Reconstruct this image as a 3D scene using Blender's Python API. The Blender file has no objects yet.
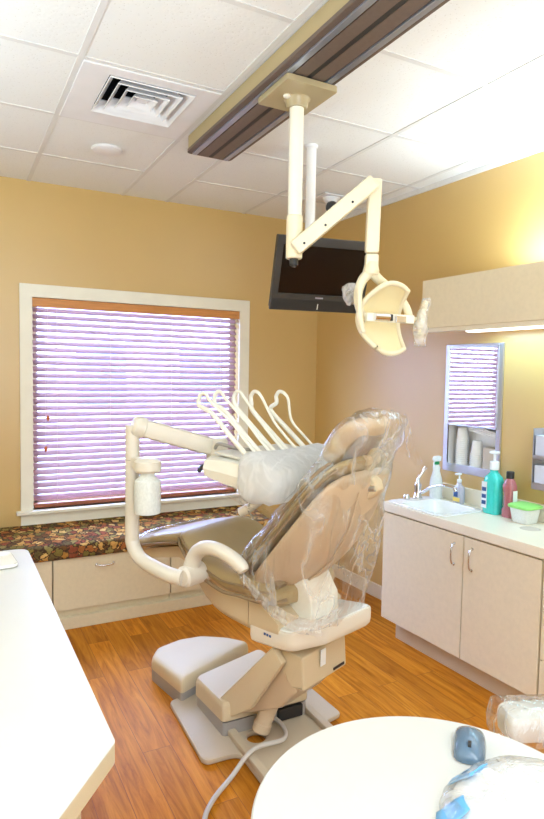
import bpy, bmesh, math, random
from mathutils import Vector as V, Matrix as M, noise
random.seed(7)
PI = math.pi
C = bpy.context.scene.collection
sc = bpy.context.scene
H = 2.843            # ceiling height
PSI = 0.0369         # the right wall stands about two degrees off square

# ------------------------------------------------------------------ materials
def lin(c):
    return tuple(((x/255)/12.92 if x/255 <= .04045 else ((x/255+.055)/1.055)**2.4) for x in c)

class NT:
    """small helper around a node tree"""
    def __init__(s, name):
        s.m = bpy.data.materials.new(name); s.m.use_nodes = True
        s.t = s.m.node_tree; s.n = s.t.nodes; s.l = s.t.links
        s.b = s.n['Principled BSDF']; s.out = s.n['Material Output']
    def add(s, typ, **kw):
        n = s.n.new(typ)
        for k, v in kw.items():
            if k.startswith('i_'):
                n.inputs[int(k[2:])].default_value = v
            else:
                setattr(n, k, v)
        return n
    def link(s, a, b): s.l.new(a, b)
    def set(s, **kw):
        for k, v in kw.items():
            key = {'rough': 'Roughness', 'metal': 'Metallic', 'coat': 'Coat Weight', 'spec': 'Specular IOR Level',
                   'trans': 'Transmission Weight', 'ior': 'IOR', 'sub': 'Subsurface Weight', 'coatr': 'Coat Roughness',
                   'estr': 'Emission Strength', 'alpha': 'Alpha', 'sheen': 'Sheen Weight'}[k]
            s.b.inputs[key].default_value = v

def coords(nt, scale=(1, 1, 1), rot=(0, 0, 0), kind='Object'):
    tc = nt.add('ShaderNodeTexCoord'); mp = nt.add('ShaderNodeMapping')
    mp.inputs['Scale'].default_value = scale; mp.inputs['Rotation'].default_value = rot
    nt.link(tc.outputs[kind], mp.inputs[0]); return mp.outputs[0]

def mat(name, rgb, rough=.5, metal=0, var=.03, vscale=8, bump=0, bscale=60, stretch=(1, 1, 1), **kw):
    """principled material with a faint procedural mottling and optional fine bump"""
    nt = NT(name); col = lin(rgb); nt.set(rough=rough, metal=metal, **kw)
    co = coords(nt, stretch)
    nz = nt.add('ShaderNodeTexNoise'); nz.inputs['Scale'].default_value = vscale; nz.inputs['Detail'].default_value = 4
    nt.link(co, nz.inputs['Vector'])
    rp = nt.add('ShaderNodeValToRGB')
    rp.color_ramp.elements[0].color = tuple(max(0, c*(1-var)) for c in col)+(1,)
    rp.color_ramp.elements[1].color = tuple(min(1, c*(1+var)) for c in col)+(1,)
    rp.color_ramp.elements[0].position = .3; rp.color_ramp.elements[1].position = .7
    nt.link(nz.outputs[0], rp.inputs[0]); nt.link(rp.outputs[0], nt.b.inputs['Base Color'])
    if bump:
        n2 = nt.add('ShaderNodeTexNoise'); n2.inputs['Scale'].default_value = bscale; n2.inputs['Detail'].default_value = 3
        nt.link(co, n2.inputs['Vector'])
        bp = nt.add('ShaderNodeBump'); bp.inputs['Strength'].default_value = bump; bp.inputs['Distance'].default_value = .004
        nt.link(n2.outputs[0], bp.inputs['Height']); nt.link(bp.outputs[0], nt.b.inputs['Normal'])
    return nt.m

def mat_floor():
    nt = NT('wood_floor'); nt.set(rough=.5, spec=.1)
    co = coords(nt, (1, 1, 1), (0, 0, PI/2))
    br = nt.add('ShaderNodeTexBrick'); br.offset = .37; br.squash = 1
    for k, v in {'Scale': 1, 'Mortar Size': .0012, 'Mortar Smooth': .2, 'Bias': 0, 'Brick Width': 1.15, 'Row Height': .125}.items(): br.inputs[k].default_value = v
    br.inputs['Color1'].default_value = (0, 0, 0, 1); br.inputs['Color2'].default_value = (1, 1, 1, 1); br.inputs['Mortar'].default_value = (0, 0, 0, 1)
    nt.link(co, br.inputs['Vector'])
    g = coords(nt, (9, .8, 1))
    ad = nt.add('ShaderNodeVectorMath', operation='ADD')
    sc_ = nt.add('ShaderNodeVectorMath', operation='SCALE'); sc_.inputs['Scale'].default_value = 7
    nt.link(br.outputs['Color'], sc_.inputs[0]); nt.link(g, ad.inputs[0]); nt.link(sc_.outputs[0], ad.inputs[1])
    nz = nt.add('ShaderNodeTexNoise'); nz.inputs['Scale'].default_value = 3.2; nz.inputs['Detail'].default_value = 8; nz.inputs['Roughness'].default_value = .62; nz.inputs['Distortion'].default_value = .9
    nt.link(ad.outputs[0], nz.inputs['Vector'])
    rp = nt.add('ShaderNodeValToRGB'); cr = rp.color_ramp
    cr.elements[0].position = .28; cr.elements[0].color = lin((158, 90, 18))+(1,)
    cr.elements[1].position = .75; cr.elements[1].color = lin((224, 152, 52))+(1,)
    e = cr.elements.new(.5); e.color = lin((198, 124, 34))+(1,)
    nt.link(nz.outputs[0], rp.inputs[0])
    mx = nt.add('ShaderNodeMix', data_type='RGBA', blend_type='MULTIPLY'); mx.inputs[0].default_value = 1
    r2 = nt.add('ShaderNodeValToRGB'); r2.color_ramp.elements[0].color = (.80, .78, .74, 1); r2.color_ramp.elements[1].color = (1.1, 1.08, 1.05, 1)
    nt.link(br.outputs['Color'], r2.inputs[0])
    nt.link(rp.outputs[0], mx.inputs[6]); nt.link(r2.outputs[0], mx.inputs[7])
    m2 = nt.add('ShaderNodeMix', data_type='RGBA'); m2.inputs[7].default_value = lin((140, 84, 40))+(1,)
    nt.link(br.outputs['Fac'], m2.inputs[0]); nt.link(mx.outputs[2], m2.inputs[6])
    nt.link(m2.outputs[2], nt.b.inputs['Base Color'])
    bp = nt.add('ShaderNodeBump'); bp.inputs['Strength'].default_value = .06
    nt.link(nz.outputs[0], bp.inputs['Height']); nt.link(bp.outputs[0], nt.b.inputs['Normal'])
    return nt.m

def mat_cushion():
    """tapestry of small leaves and flowers in brown, gold, green and plum"""
    nt = NT('tapestry_fabric'); nt.set(rough=.95, spec=.03)
    co = coords(nt)
    dn = nt.add('ShaderNodeTexNoise'); dn.inputs['Scale'].default_value = 34; dn.inputs['Detail'].default_value = 2
    nt.link(co, dn.inputs['Vector'])
    dsb = nt.add('ShaderNodeVectorMath', operation='SUBTRACT'); dsb.inputs[1].default_value = (.5, .5, .5)
    dsc = nt.add('ShaderNodeVectorMath', operation='SCALE'); dsc.inputs['Scale'].default_value = .05
    dad = nt.add('ShaderNodeVectorMath', operation='ADD')
    nt.link(dn.outputs['Color'], dsb.inputs[0]); nt.link(dsb.outputs[0], dsc.inputs[0]); nt.link(co, dad.inputs[0]); nt.link(dsc.outputs[0], dad.inputs[1])
    co = dad.outputs[0]
    vo = nt.add('ShaderNodeTexVoronoi'); vo.inputs['Scale'].default_value = 24; vo.inputs['Randomness'].default_value = 1
    nt.link(co, vo.inputs['Vector'])
    sp = nt.add('ShaderNodeSeparateColor'); nt.link(vo.outputs['Color'], sp.inputs[0])
    rp = nt.add('ShaderNodeValToRGB'); cr = rp.color_ramp; cr.interpolation = 'CONSTANT'
    cols = [(112, 78, 48), (176, 124, 62), (124, 108, 58), (142, 78, 56), (198, 150, 82), (104, 88, 56), (164, 102, 58), (144, 126, 74), (214, 172, 104)]
    while len(cr.elements) < len(cols): cr.elements.new(.5)
    for i, c in enumerate(cols): cr.elements[i].position = i/len(cols); cr.elements[i].color = lin(c)+(1,)
    nt.link(sp.outputs[0], rp.inputs[0])
    v2 = nt.add('ShaderNodeTexVoronoi', feature='DISTANCE_TO_EDGE'); v2.inputs['Scale'].default_value = 24
    nt.link(co, v2.inputs['Vector'])
    th = nt.add('ShaderNodeMath', operation='LESS_THAN'); th.inputs[1].default_value = .075; nt.link(v2.outputs[0], th.inputs[0])
    mx = nt.add('ShaderNodeMix', data_type='RGBA'); mx.inputs[7].default_value = lin((78, 60, 46))+(1,)
    nt.link(th.outputs[0], mx.inputs[0]); nt.link(rp.outputs[0], mx.inputs[6])
    nz = nt.add('ShaderNodeTexNoise'); nz.inputs['Scale'].default_value = 90; nt.link(co, nz.inputs['Vector'])
    mm = nt.add('ShaderNodeMix', data_type='RGBA', blend_type='OVERLAY'); mm.inputs[0].default_value = .5
    nt.link(mx.outputs[2], mm.inputs[6]); nt.link(nz.outputs[0], mm.inputs[7])
    nt.link(mm.outputs[2], nt.b.inputs['Base Color'])
    return nt.m

def mat_ceiling():
    nt = NT('acoustic_ceiling_tile'); nt.set(rough=.95, spec=.1)
    co = coords(nt)
    v = nt.add('ShaderNodeTexVoronoi'); v.inputs['Scale'].default_value = 70; nt.link(co, v.inputs['Vector'])
    rp = nt.add('ShaderNodeValToRGB'); rp.color_ramp.elements[0].position = .1; rp.color_ramp.elements[1].position = .2
    rp.color_ramp.elements[0].color = lin((222, 219, 212))+(1,); rp.color_ramp.elements[1].color = lin((240, 239, 235))+(1,)
    nt.link(v.outputs['Distance'], rp.inputs[0]); nt.link(rp.outputs[0], nt.b.inputs['Base Color'])
    bp = nt.add('ShaderNodeBump'); bp.inputs['Strength'].default_value = .15; bp.inputs['Distance'].default_value = .003
    nt.link(v.outputs['Distance'], bp.inputs['Height']); nt.link(bp.outputs[0], nt.b.inputs['Normal'])
    return nt.m

def mat_laminate(name, rgb):
    """cream cabinet laminate with a faint linen weave"""
    nt = NT(name); nt.set(rough=.5, spec=.2); col = lin(rgb)
    co = coords(nt)
    a = nt.add('ShaderNodeTexWave', bands_direction='Z'); a.inputs['Scale'].default_value = 55; a.inputs['Distortion'].default_value = 3; a.inputs['Detail'].default_value = 3
    b = nt.add('ShaderNodeTexNoise'); b.inputs['Scale'].default_value = 45; b.inputs['Detail'].default_value = 4
    nt.link(co, a.inputs['Vector']); nt.link(co, b.inputs['Vector'])
    mx = nt.add('ShaderNodeMath', operation='MULTIPLY_ADD'); mx.inputs[1].default_value = .35
    nt.link(a.outputs['Fac'], mx.inputs[0]); nt.link(b.outputs[0], mx.inputs[2])
    rp = nt.add('ShaderNodeValToRGB'); rp.color_ramp.elements[0].position = .35; rp.color_ramp.elements[1].position = .9
    rp.color_ramp.elements[0].color = tuple(c*.95 for c in col)+(1,); rp.color_ramp.elements[1].color = tuple(min(1, c*1.03) for c in col)+(1,)
    nt.link(mx.outputs[0], rp.inputs[0]); nt.link(rp.outputs[0], nt.b.inputs['Base Color'])
    return nt.m

def mat_plastic(name, milk=.06, base=.10, wr=1.0, scale=9, crease=.22, back=.4):
    """crinkled clear polythene: mostly see-through, glossy folds, a little milkiness"""
    nt = NT(name); nt.n.remove(nt.b)
    co = coords(nt, (1, 1, .45))
    nz = nt.add('ShaderNodeTexNoise'); nz.inputs['Scale'].default_value = scale; nz.inputs['Detail'].default_value = 5; nz.inputs['Distortion'].default_value = 1.6
    nt.link(co, nz.inputs['Vector'])
    v = nt.add('ShaderNodeTexVoronoi', feature='DISTANCE_TO_EDGE'); v.inputs['Scale'].default_value = scale*.8; nt.link(co, v.inputs['Vector'])
    ml = nt.add('ShaderNodeMath', operation='MULTIPLY_ADD'); ml.inputs[1].default_value = -.5
    nt.link(v.outputs[0], ml.inputs[0]); nt.link(nz.outputs[0], ml.inputs[2])
    bp = nt.add('ShaderNodeBump'); bp.inputs['Strength'].default_value = wr; bp.inputs['Distance'].default_value = .03
    nt.link(ml.outputs[0], bp.inputs['Height'])
    tr = nt.add('ShaderNodeBsdfTransparent'); gl = nt.add('ShaderNodeBsdfGlossy'); gl.inputs['Roughness'].default_value = .07
    df = nt.add('ShaderNodeBsdfDiffuse'); df.inputs['Color'].default_value = (.95, .95, .96, 1)
    tl = nt.add('ShaderNodeBsdfTranslucent'); tl.inputs['Color'].default_value = (.95, .95, .96, 1)
    nt.link(bp.outputs[0], gl.inputs['Normal']); nt.link(bp.outputs[0], df.inputs['Normal'])
    lw = nt.add('ShaderNodeLayerWeight'); lw.inputs['Blend'].default_value = .25; nt.link(bp.outputs[0], lw.inputs['Normal'])
    mr = nt.add('ShaderNodeMapRange'); mr.inputs['To Min'].default_value = base; mr.inputs['To Max'].default_value = .75
    nt.link(lw.outputs['Facing'], mr.inputs['Value'])
    # soft white crease lines
    nq = nt.add('ShaderNodeTexNoise'); nq.inputs['Scale'].default_value = scale*.55; nq.inputs['Detail'].default_value = 3; nq.inputs['Distortion'].default_value = 1.1
    nt.link(co, nq.inputs['Vector'])
    cr = nt.add('ShaderNodeValToRGB'); e0, e1 = cr.color_ramp.elements; e0.position = .46; e1.position = .56
    e0.color = e1.color = (milk,)*3+(1,); em = cr.color_ramp.elements.new(.505); em.color = (min(1, milk+crease),)*3+(1,)
    nt.link(nq.outputs[0], cr.inputs[0])
    dd = nt.add('ShaderNodeMixShader'); dd.inputs[0].default_value = back; nt.link(df.outputs[0], dd.inputs[1]); nt.link(tl.outputs[0], dd.inputs[2])
    m1 = nt.add('ShaderNodeMixShader'); nt.link(mr.outputs[0], m1.inputs[0]); nt.link(tr.outputs[0], m1.inputs[1]); nt.link(gl.outputs[0], m1.inputs[2])
    m2 = nt.add('ShaderNodeMixShader'); nt.link(cr.outputs[0], m2.inputs[0]); nt.link(m1.outputs[0], m2.inputs[1]); nt.link(dd.outputs[0], m2.inputs[2])
    nt.link(m2.outputs[0], nt.out.inputs['Surface'])
    return nt.m

def mat_slat():
    """stained thin wood slats with a pale mauve glow painted in for the window glare"""
    nt = NT('blind_slat_wood'); nt.set(rough=.3, spec=.6, coat=.3)
    co = coords(nt, (1.2, 40, 40))
    nz = nt.add('ShaderNodeTexNoise'); nz.inputs['Scale'].default_value = 3; nz.inputs['Detail'].default_value = 4; nt.link(co, nz.inputs['Vector'])
    rp = nt.add('ShaderNodeValToRGB'); rp.color_ramp.elements[0].color = lin((146, 104, 104))+(1,); rp.color_ramp.elements[1].color = lin((168, 122, 122))+(1,)
    nt.link(nz.outputs[0], rp.inputs[0]); nt.link(rp.outputs[0], nt.b.inputs['Base Color'])
    tl = nt.add('ShaderNodeBsdfTranslucent'); tl.inputs['Color'].default_value = lin((206, 181, 182))+(1,)  # translucent mauve stands in for the bloom around the bright window
    mx = nt.add('ShaderNodeMixShader'); mx.inputs[0].default_value = .75
    nt.link(nt.b.outputs[0], mx.inputs[1]); nt.link(tl.outputs[0], mx.inputs[2]); nt.link(mx.outputs[0], nt.out.inputs['Surface'])
    return nt.m

def mat_emit(name, rgb, strength):
    nt = NT(name); nt.b.inputs['Base Color'].default_value = lin(rgb)+(1,)
    nt.b.inputs['Emission Color'].default_value = lin(rgb)+(1,); nt.set(estr=strength)
    return nt.m

def mat_liquid(name, rgb, alpha=.75, rough=.08):
    nt = NT(name); nt.set(rough=rough, coat=.5)
    nz = nt.add('ShaderNodeTexNoise'); nz.inputs['Scale'].default_value = 14
    rp = nt.add('ShaderNodeValToRGB'); c = lin(rgb); rp.color_ramp.elements[0].color = tuple(x*.85 for x in c)+(1,); rp.color_ramp.elements[1].color = tuple(min(1, x*1.15) for x in c)+(1,)
    nt.link(nz.outputs[0], rp.inputs[0]); nt.link(rp.outputs[0], nt.b.inputs['Base Color'])
    nt.set(alpha=alpha)
    return nt.m

X = {}
X['wall'] = mat('ochre_wall_paint', (205, 170, 102), .38, var=.015, vscale=3, spec=.9, coat=.5, coatr=.36, bump=.02, bscale=120)
X['ceil'] = mat_ceiling()
X['tbar'] = mat('ceiling_grid_paint', (226, 224, 220), .5)
X['floor'] = mat_floor()
X['trim'] = mat('cream_trim_paint', (243, 239, 226), .45)
X['base'] = mat('baseboard_paint', (240, 232, 216), .45)
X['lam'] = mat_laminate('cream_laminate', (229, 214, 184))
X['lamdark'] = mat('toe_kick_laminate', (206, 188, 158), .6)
X['seam'] = mat('dark_gap', (70, 56, 44), .8)
X['ctop'] = mat('cream_solid_surface', (240, 230, 208), .3, var=.025, vscale=160)
X['white'] = mat('white_laminate', (219, 217, 211), .35, var=.008)
X['edge'] = mat('cream_edge_band', (204, 186, 154), .4)
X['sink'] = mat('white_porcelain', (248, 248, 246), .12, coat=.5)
X['chrome'] = mat('chrome', (225, 225, 228), .12, metal=1, var=.01)
X['steel'] = mat('brushed_steel', (200, 202, 208), .35, metal=1, var=.05, vscale=40, stretch=(1, 1, 20))
X['mirror'] = mat('mirror_glass', (240, 242, 244), .015, metal=1, var=0)
X['cream'] = mat('cream_moulded_plastic', (212, 193, 160), .5, spec=.2, var=.01)
X['ivory'] = mat('ivory_enamel', (238, 226, 196), .3, var=.01)
X['pole'] = mat('pole_white_enamel', (244, 239, 222), .3, var=.01)
X['carriage'] = mat('carriage_beige_enamel', (178, 162, 126), .3, var=.01)
X['unit'] = mat('delivery_unit_plastic', (226, 217, 202), .33, var=.01)
X['shell'] = mat('backrest_shell_tan', (204, 180, 150), .35, var=.02)
X['vinyl'] = mat('taupe_vinyl', (170, 148, 108), .38, var=.04, bump=.05, bscale=200, coat=.15)
X['pipe'] = mat('taupe_piping', (140, 118, 90), .45)
X['grey'] = mat('grey_base_enamel', (196, 178, 154), .55, spec=.2, var=.015)
X['greyd'] = mat('grey_plinth_band', (160, 153, 147), .5)
X['hose'] = mat('grey_hose_rubber', (200, 192, 184), .5)
X['tube'] = mat('white_tubing', (244, 240, 228), .35)
X['dark'] = mat('dark_plastic', (40, 38, 38), .5)
X['track'] = mat('track_brown', (104, 88, 78), .45, var=.06, vscale=60)
X['trackside'] = mat('track_tan', (180, 162, 122), .45)
X['rail'] = mat('rail_steel', (176, 184, 202), .3, metal=.8)
X['tv'] = mat('tv_black_plastic', (52, 49, 47), .45)
X['screen'] = mat('tv_screen', (24, 16, 14), .18, spec=.25)
X['refl'] = mat('lamp_reflector', (240, 224, 178), .3, var=.03)
X['val'] = mat('valance_wood', (206, 138, 72), .4, var=.12, vscale=5, stretch=(1, 14, 14))
X['railwood'] = mat('bottom_rail_wood', (160, 92, 62), .4, var=.12, vscale=5, stretch=(1, 14, 14))
X['slat'] = mat_slat()
X['cord'] = mat('blind_cord', (226, 206, 200), .8)
X['tassel'] = mat('wood_tassel', (196, 104, 44), .5)
X['cush'] = mat_cushion()
X['film'] = mat_plastic('clear_polythene', .015, .02, .55, 9, .3)
X['filmtoe'] = mat_plastic('toe_film', .02, .05, .5, 12, .1)
X['filmmilk'] = mat_plastic('milky_polythene', .22, .10, .9, 12, .3)
X['filmwhite'] = mat_plastic('white_polythene', .86, .05, .9, 12, .1, .6)
X['vent'] = mat('vent_white_enamel', (236, 234, 234), .45)
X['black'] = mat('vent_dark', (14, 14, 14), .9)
X['paper'] = mat('white_paper', (246, 246, 244), .8)
X['blue'] = mat('blue_film', (110, 186, 240), .3)
X['mouse'] = mat('steel_blue_plastic', (96, 122, 146), .25, coat=.5)
X['bottle'] = mat_liquid('translucent_white_plastic', (236, 240, 236), .9, .3)
X['teal'] = mat_liquid('teal_liquid', (60, 214, 204), .93)
X['red'] = mat_liquid('rose_liquid', (186, 112, 118), .92)
X['clear'] = mat_liquid('clear_soap', (206, 208, 226), .8)
X['green'] = mat('green_lid', (150, 224, 120), .4)
X['spraygreen'] = mat('green_collar', (30, 150, 90), .4)
X['navy'] = mat('navy_label', (40, 80, 140), .4)
X['yellow'] = mat('yellow_label', (250, 220, 110), .5)
X['label'] = mat('white_label', (240, 244, 246), .4)
X['tanbox'] = mat('tan_box', (206, 194, 178), .6)
X['glove'] = mat('pale_lilac_box', (206, 208, 224), .6)
X['siding'] = mat('house_siding_lilac', (214, 198, 226), .8, var=.05)
X['roofing'] = mat('roof_shingle', (120, 110, 130), .9, var=.1)
X['houseglass'] = mat('house_window_glass', (90, 100, 140), .1)
X['lawn'] = mat('lawn', (170, 180, 160), .95, var=.15, vscale=2)
X['diff'] = mat_emit('light_diffuser', (255, 250, 240), 3.0)
gl = NT('window_glass'); gl.n.remove(gl.b)
_t = gl.add('ShaderNodeBsdfTransparent'); _g = gl.add('ShaderNodeBsdfGlossy'); _g.inputs['Roughness'].default_value = .02
_m = gl.add('ShaderNodeMixShader'); _m.inputs[0].default_value = .05
gl.link(_t.outputs[0], _m.inputs[1]); gl.link(_g.outputs[0], _m.inputs[2]); gl.link(_m.outputs[0], gl.out.inputs['Surface'])
X['glass'] = gl.m

# ------------------------------------------------------------------ mesh builder
def catmull(pts, n=6, closed=False):
    P = [V(p) for p in pts]; out = []; m = len(P)
    for i in range(m if closed else m-1):
        a = P[(i-1) % m] if (closed or i > 0) else P[0]*2-P[1]
        b, c = P[i], P[(i+1) % m]
        d = P[(i+2) % m] if (closed or i+2 < m) else P[-1]*2-P[-2]
        for k in range(n):
            t = k/n
            out.append(.5*((2*b)+(c-a)*t+(2*a-5*b+4*c-d)*t*t+(3*b-a-3*c+d)*t**3))
    if not closed: out.append(P[-1])
    return out

def roundpoly(pts, r, n=5):
    """round the corners of a 2D polygon; r a number or one per corner"""
    P = [V((p[0], p[1])) for p in pts]; out = []; m = len(P)
    for i in range(m):
        ri = r[i] if isinstance(r, (list, tuple)) else r
        a, b, c = P[i-1], P[i], P[(i+1) % m]
        u = (a-b); w = (c-b); lu, lw = u.length, w.length; u.normalize(); w.normalize()
        ang = u.angle(w); d = min(ri/max(math.tan(ang/2), 1e-3), lu*.49, lw*.49)
        if ri <= 0: out.append(b); continue
        p, q = b+u*d, b+w*d
        for k in range(n+1):
            t = k/n; out.append((1-t)**2*p+2*t*(1-t)*b+t*t*q)
    return out

class MB:
    def __init__(s): s.bm = bmesh.new()
    def _v(s, co, xf): return s.bm.verts.new(xf @ V(co) if xf else V(co))
    def box(s, a, b, bev=0, xf=None, seg=2):
        xs, ys, zs = (sorted((a[i], b[i])) for i in range(3))
        t = bmesh.new()
        bmesh.ops.create_cube(t, size=1)
        for v in t.verts:
            v.co = V((xs[0] if v.co.x < 0 else xs[1], ys[0] if v.co.y < 0 else ys[1], zs[0] if v.co.z < 0 else zs[1]))
        if bev: bmesh.ops.bevel(t, geom=t.edges[:], offset=bev, segments=seg, affect='EDGES', profile=.5)
        s._merge(t, xf); return s
    def _merge(s, t, xf=None):
        if xf: t.transform(xf)
        me = bpy.data.meshes.new('tmp'); t.to_mesh(me); t.free(); s.bm.from_mesh(me); bpy.data.meshes.remove(me)
    def prism(s, outer, z0, z1, bev=0, holes=(), xf=None, seg=2):
        t = bmesh.new(); loops = []
        for lp in [outer]+list(holes):
            vs = [t.verts.new((p[0], p[1], z1)) for p in lp]
            for i in range(len(vs)): t.edges.new((vs[i-1], vs[i]))
            loops.append(vs)
        if holes: bmesh.ops.triangle_fill(t, use_beauty=True, use_dissolve=False, edges=t.edges[:])
        else: t.faces.new(loops[0])
        bmesh.ops.recalc_face_normals(t, faces=t.faces[:])
        if sum(f.normal.z for f in t.faces) < 0: bmesh.ops.reverse_faces(t, faces=t.faces[:])
        top = t.faces[:]
        r = bmesh.ops.extrude_face_region(t, geom=top, use_keep_orig=True)
        nv = [g for g in r['geom'] if isinstance(g, bmesh.types.BMVert)]
        for v in nv: v.co.z = z0
        bmesh.ops.recalc_face_normals(t, faces=t.faces[:])
        if bev:
            es = [e for e in t.edges if len(e.link_faces) == 2 and e.calc_face_angle(0) > .9 and abs(e.verts[0].co.z-e.verts[1].co.z) < 1e-6]
            bmesh.ops.bevel(t, geom=es, offset=bev, segments=seg, affect='EDGES', profile=.5)
        s._merge(t, xf); return s
    def loft(s, rings, caps=True, closed=True, xf=None):
        R = [[s._v(p, xf) for p in r] for r in rings]; n = len(R[0])
        for a, b in zip(R, R[1:]):
            for i in range(n if closed else n-1):
                j = (i+1) % n
                try: s.bm.faces.new((a[i], a[j], b[j], b[i]))
                except ValueError: pass
        if caps and closed:
            for r, flip in ((R[0], True), (R[-1], False)):
                try: s.bm.faces.new(r[::-1] if flip else r)
                except ValueError: pass
        return s
    def tube(s, path, r, n=12, caps=True, sq=None, xf=None):
        P = [V(p) for p in path]; m = len(P)
        rs = r if isinstance(r, (list, tuple)) else [r]*m
        if len(rs) != m:
            rs = [rs[min(int(i/(m-1)*(len(rs)-1)), len(rs)-2)]*(1-(i/(m-1)*(len(rs)-1)-min(int(i/(m-1)*(len(rs)-1)), len(rs)-2)))+rs[min(int(i/(m-1)*(len(rs)-1)), len(rs)-2)+1]*(i/(m-1)*(len(rs)-1)-min(int(i/(m-1)*(len(rs)-1)), len(rs)-2)) for i in range(m)]
        T = [(P[min(i+1, m-1)]-P[max(i-1, 0)]).normalized() for i in range(m)]
        up = V((0, 0, 1)) if abs(T[0].z) < .9 else V((1, 0, 0))
        nx = T[0].cross(up).normalized(); rings = []
        for i in range(m):
            nx = (nx-T[i]*nx.dot(T[i])).normalized(); ny = T[i].cross(nx)
            ring = []
            for k in range(n):
                a = 2*PI*k/n; ca, sa = math.cos(a), math.sin(a)
                if sq:
                    ca = math.copysign(abs(ca)**(2/sq), ca); sa = math.copysign(abs(sa)**(2/sq), sa)
                ring.append(P[i]+(nx*ca+ny*sa)*rs[i])
            rings.append(ring)
        return s.loft(rings, caps, True, xf)
    def cyl(s, a, b, r, n=20, r2=None, bev=0):
        a, b = V(a), V(b); r2 = r if r2 is None else r2
        if bev:
            d = (b-a).normalized()
            return s.tube([a, a+d*1e-5, a+d*bev, b-d*bev, b-d*1e-5, b], [r-bev, r-bev*.9, r, r2, r2-bev*.9, r2-bev], n)
        return s.tube([a, b], [r, r2], n)
    def lathe(s, prof, base=(0, 0, 0), n=24, xf=None, sx=1, sy=1):
        b = V(base)
        rings = [[b+V((max(r, 1e-4)*math.cos(2*PI*k/n)*sx, max(r, 1e-4)*math.sin(2*PI*k/n)*sy, z)) for k in range(n)] for r, z in prof]
        return s.loft(rings, True, True, xf)
    def face(s, pts, xf=None): s.bm.faces.new([s._v(p, xf) for p in pts]); return s

WM = {}     # world matrix of every object made here
def link(o, label=None, cat=None, group=None, kind=None):
    C.objects.link(o)
    if label: o['label'] = label
    if cat: o['category'] = cat
    if group: o['group'] = group
    if kind: o['kind'] = kind
    return o

def thing(name, loc, label, cat, rz=0, group=None):
    o = bpy.data.objects.new(name, None); o.empty_display_size = .05
    o.location = loc; o.rotation_euler = (0, 0, rz)
    WM[o.name] = M.Translation(V(loc)) @ M.Rotation(rz, 4, 'Z')
    return link(o, label, cat, group)

def obj(name, mb, m, parent=None, label=None, cat=None, group=None, kind=None, loc=None, rz=0, angle=40, sub=0, solid=0):
    """mb holds world coordinates; the mesh is written in the space of its parent or origin"""
    bm = mb.bm
    bmesh.ops.remove_doubles(bm, verts=bm.verts[:], dist=1e-6)
    bmesh.ops.recalc_face_normals(bm, faces=bm.faces[:])
    me = bpy.data.meshes.new(name)
    if parent: W = WM[parent.name]
    else: W = M.Translation(V(loc or (0, 0, 0))) @ M.Rotation(rz, 4, 'Z')
    bm.transform(W.inverted()); bm.to_mesh(me); bm.free()
    for f in me.polygons: f.use_smooth = True
    me.set_sharp_from_angle(angle=math.radians(angle))
    for mm in (m if isinstance(m, (list, tuple)) else [m]): me.materials.append(X[mm])
    o = bpy.data.objects.new(name, me)
    if parent: o.parent = parent
    else:
        o.location = loc or (0, 0, 0); o.rotation_euler = (0, 0, rz)
    WM[o.name] = W
    link(o, label, cat, group, kind)
    if solid:
        md = o.modifiers.new('thickness', 'SOLIDIFY'); md.thickness = solid; md.offset = 0
    if angle < 90:
        md = o.modifiers.new('weighted', 'WEIGHTED_NORMAL'); md.keep_sharp = True; md.weight = 100
    if sub:
        md = o.modifiers.new('smooth', 'SUBSURF'); md.levels = sub; md.render_levels = sub
    return o

def se_ring(c, ax, ay, a, b, n=28, p=2.6):
    """super-ellipse ring around c in the plane of unit vectors ax, ay"""
    out = []
    for k in range(n):
        t = 2*PI*k/n; ct, st = math.cos(t), math.sin(t)
        out.append(V(c)+V(ax)*a*math.copysign(abs(ct)**(2/p), ct)+V(ay)*b*math.copysign(abs(st)**(2/p), st))
    return out

# frame of the right wall: u along the wall towards the camera, n out into the room
RU = V((math.sin(PSI), -math.cos(PSI), 0)); RN = V((-math.cos(PSI), -math.sin(PSI), 0))
RW = M((( RN.x, RU.x, 0, 0), (RN.y, RU.y, 0, 0), (0, 0, 1, 0), (0, 0, 0, 1)))   # local (off, u, z) -> world
RWI = RW
RZ = math.atan2(RN.y, RN.x)
def W(off, u, z): return RW @ V((off, u, z))

# chair frame: s towards the feet, t to the sitter's left
CO = V((-1.42, -1.95, 0)); CA = math.radians(112)
CH = M.Translation(CO) @ M.Rotation(CA, 4, 'Z')
def ch(s, t, z): return CH @ V((s, t, z))

# ================================================================== setting
def S(name, mb, m, **k): return obj(name, mb, m, kind='structure', **k)
XL, YF = -4.3, -6.4
b = MB(); b.box((XL-.1, YF-.1, -.1), (.5, .1, 0)); S('floor', b, 'floor')
# ceiling with an opening above the air diffuser
vx0, vx1, vy0, vy1 = -2.105, -1.728, -1.715, -1.33
b = MB(); b.prism([(XL, YF), (.45, YF), (.45, .1), (XL, .1)], H, H+.02, holes=[[(vx0, vy0), (vx1, vy0), (vx1, vy1), (vx0, vy1)]])
ceil_o = S('ceiling', b, 'ceil')
b = MB(); bw = .012
for x in (-3.46, -2.845, -2.235, -1.622, -1.304, -.69, -.075): b.box((x-bw, YF, H-.004), (x+bw, 0, H+.002))
gx = [-4.1, -3.46, -2.845, -2.235, -1.622]
for k in range(11):
    y = -.56-.615*k
    b.box((XL, y-bw, H-.003), (-1.622, y+bw, H+.002)); b.box((-1.304, y-bw, H-.003), (.2, y+bw, H+.002))
S('ceiling_grid', b, 'tbar', parent=ceil_o)
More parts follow.
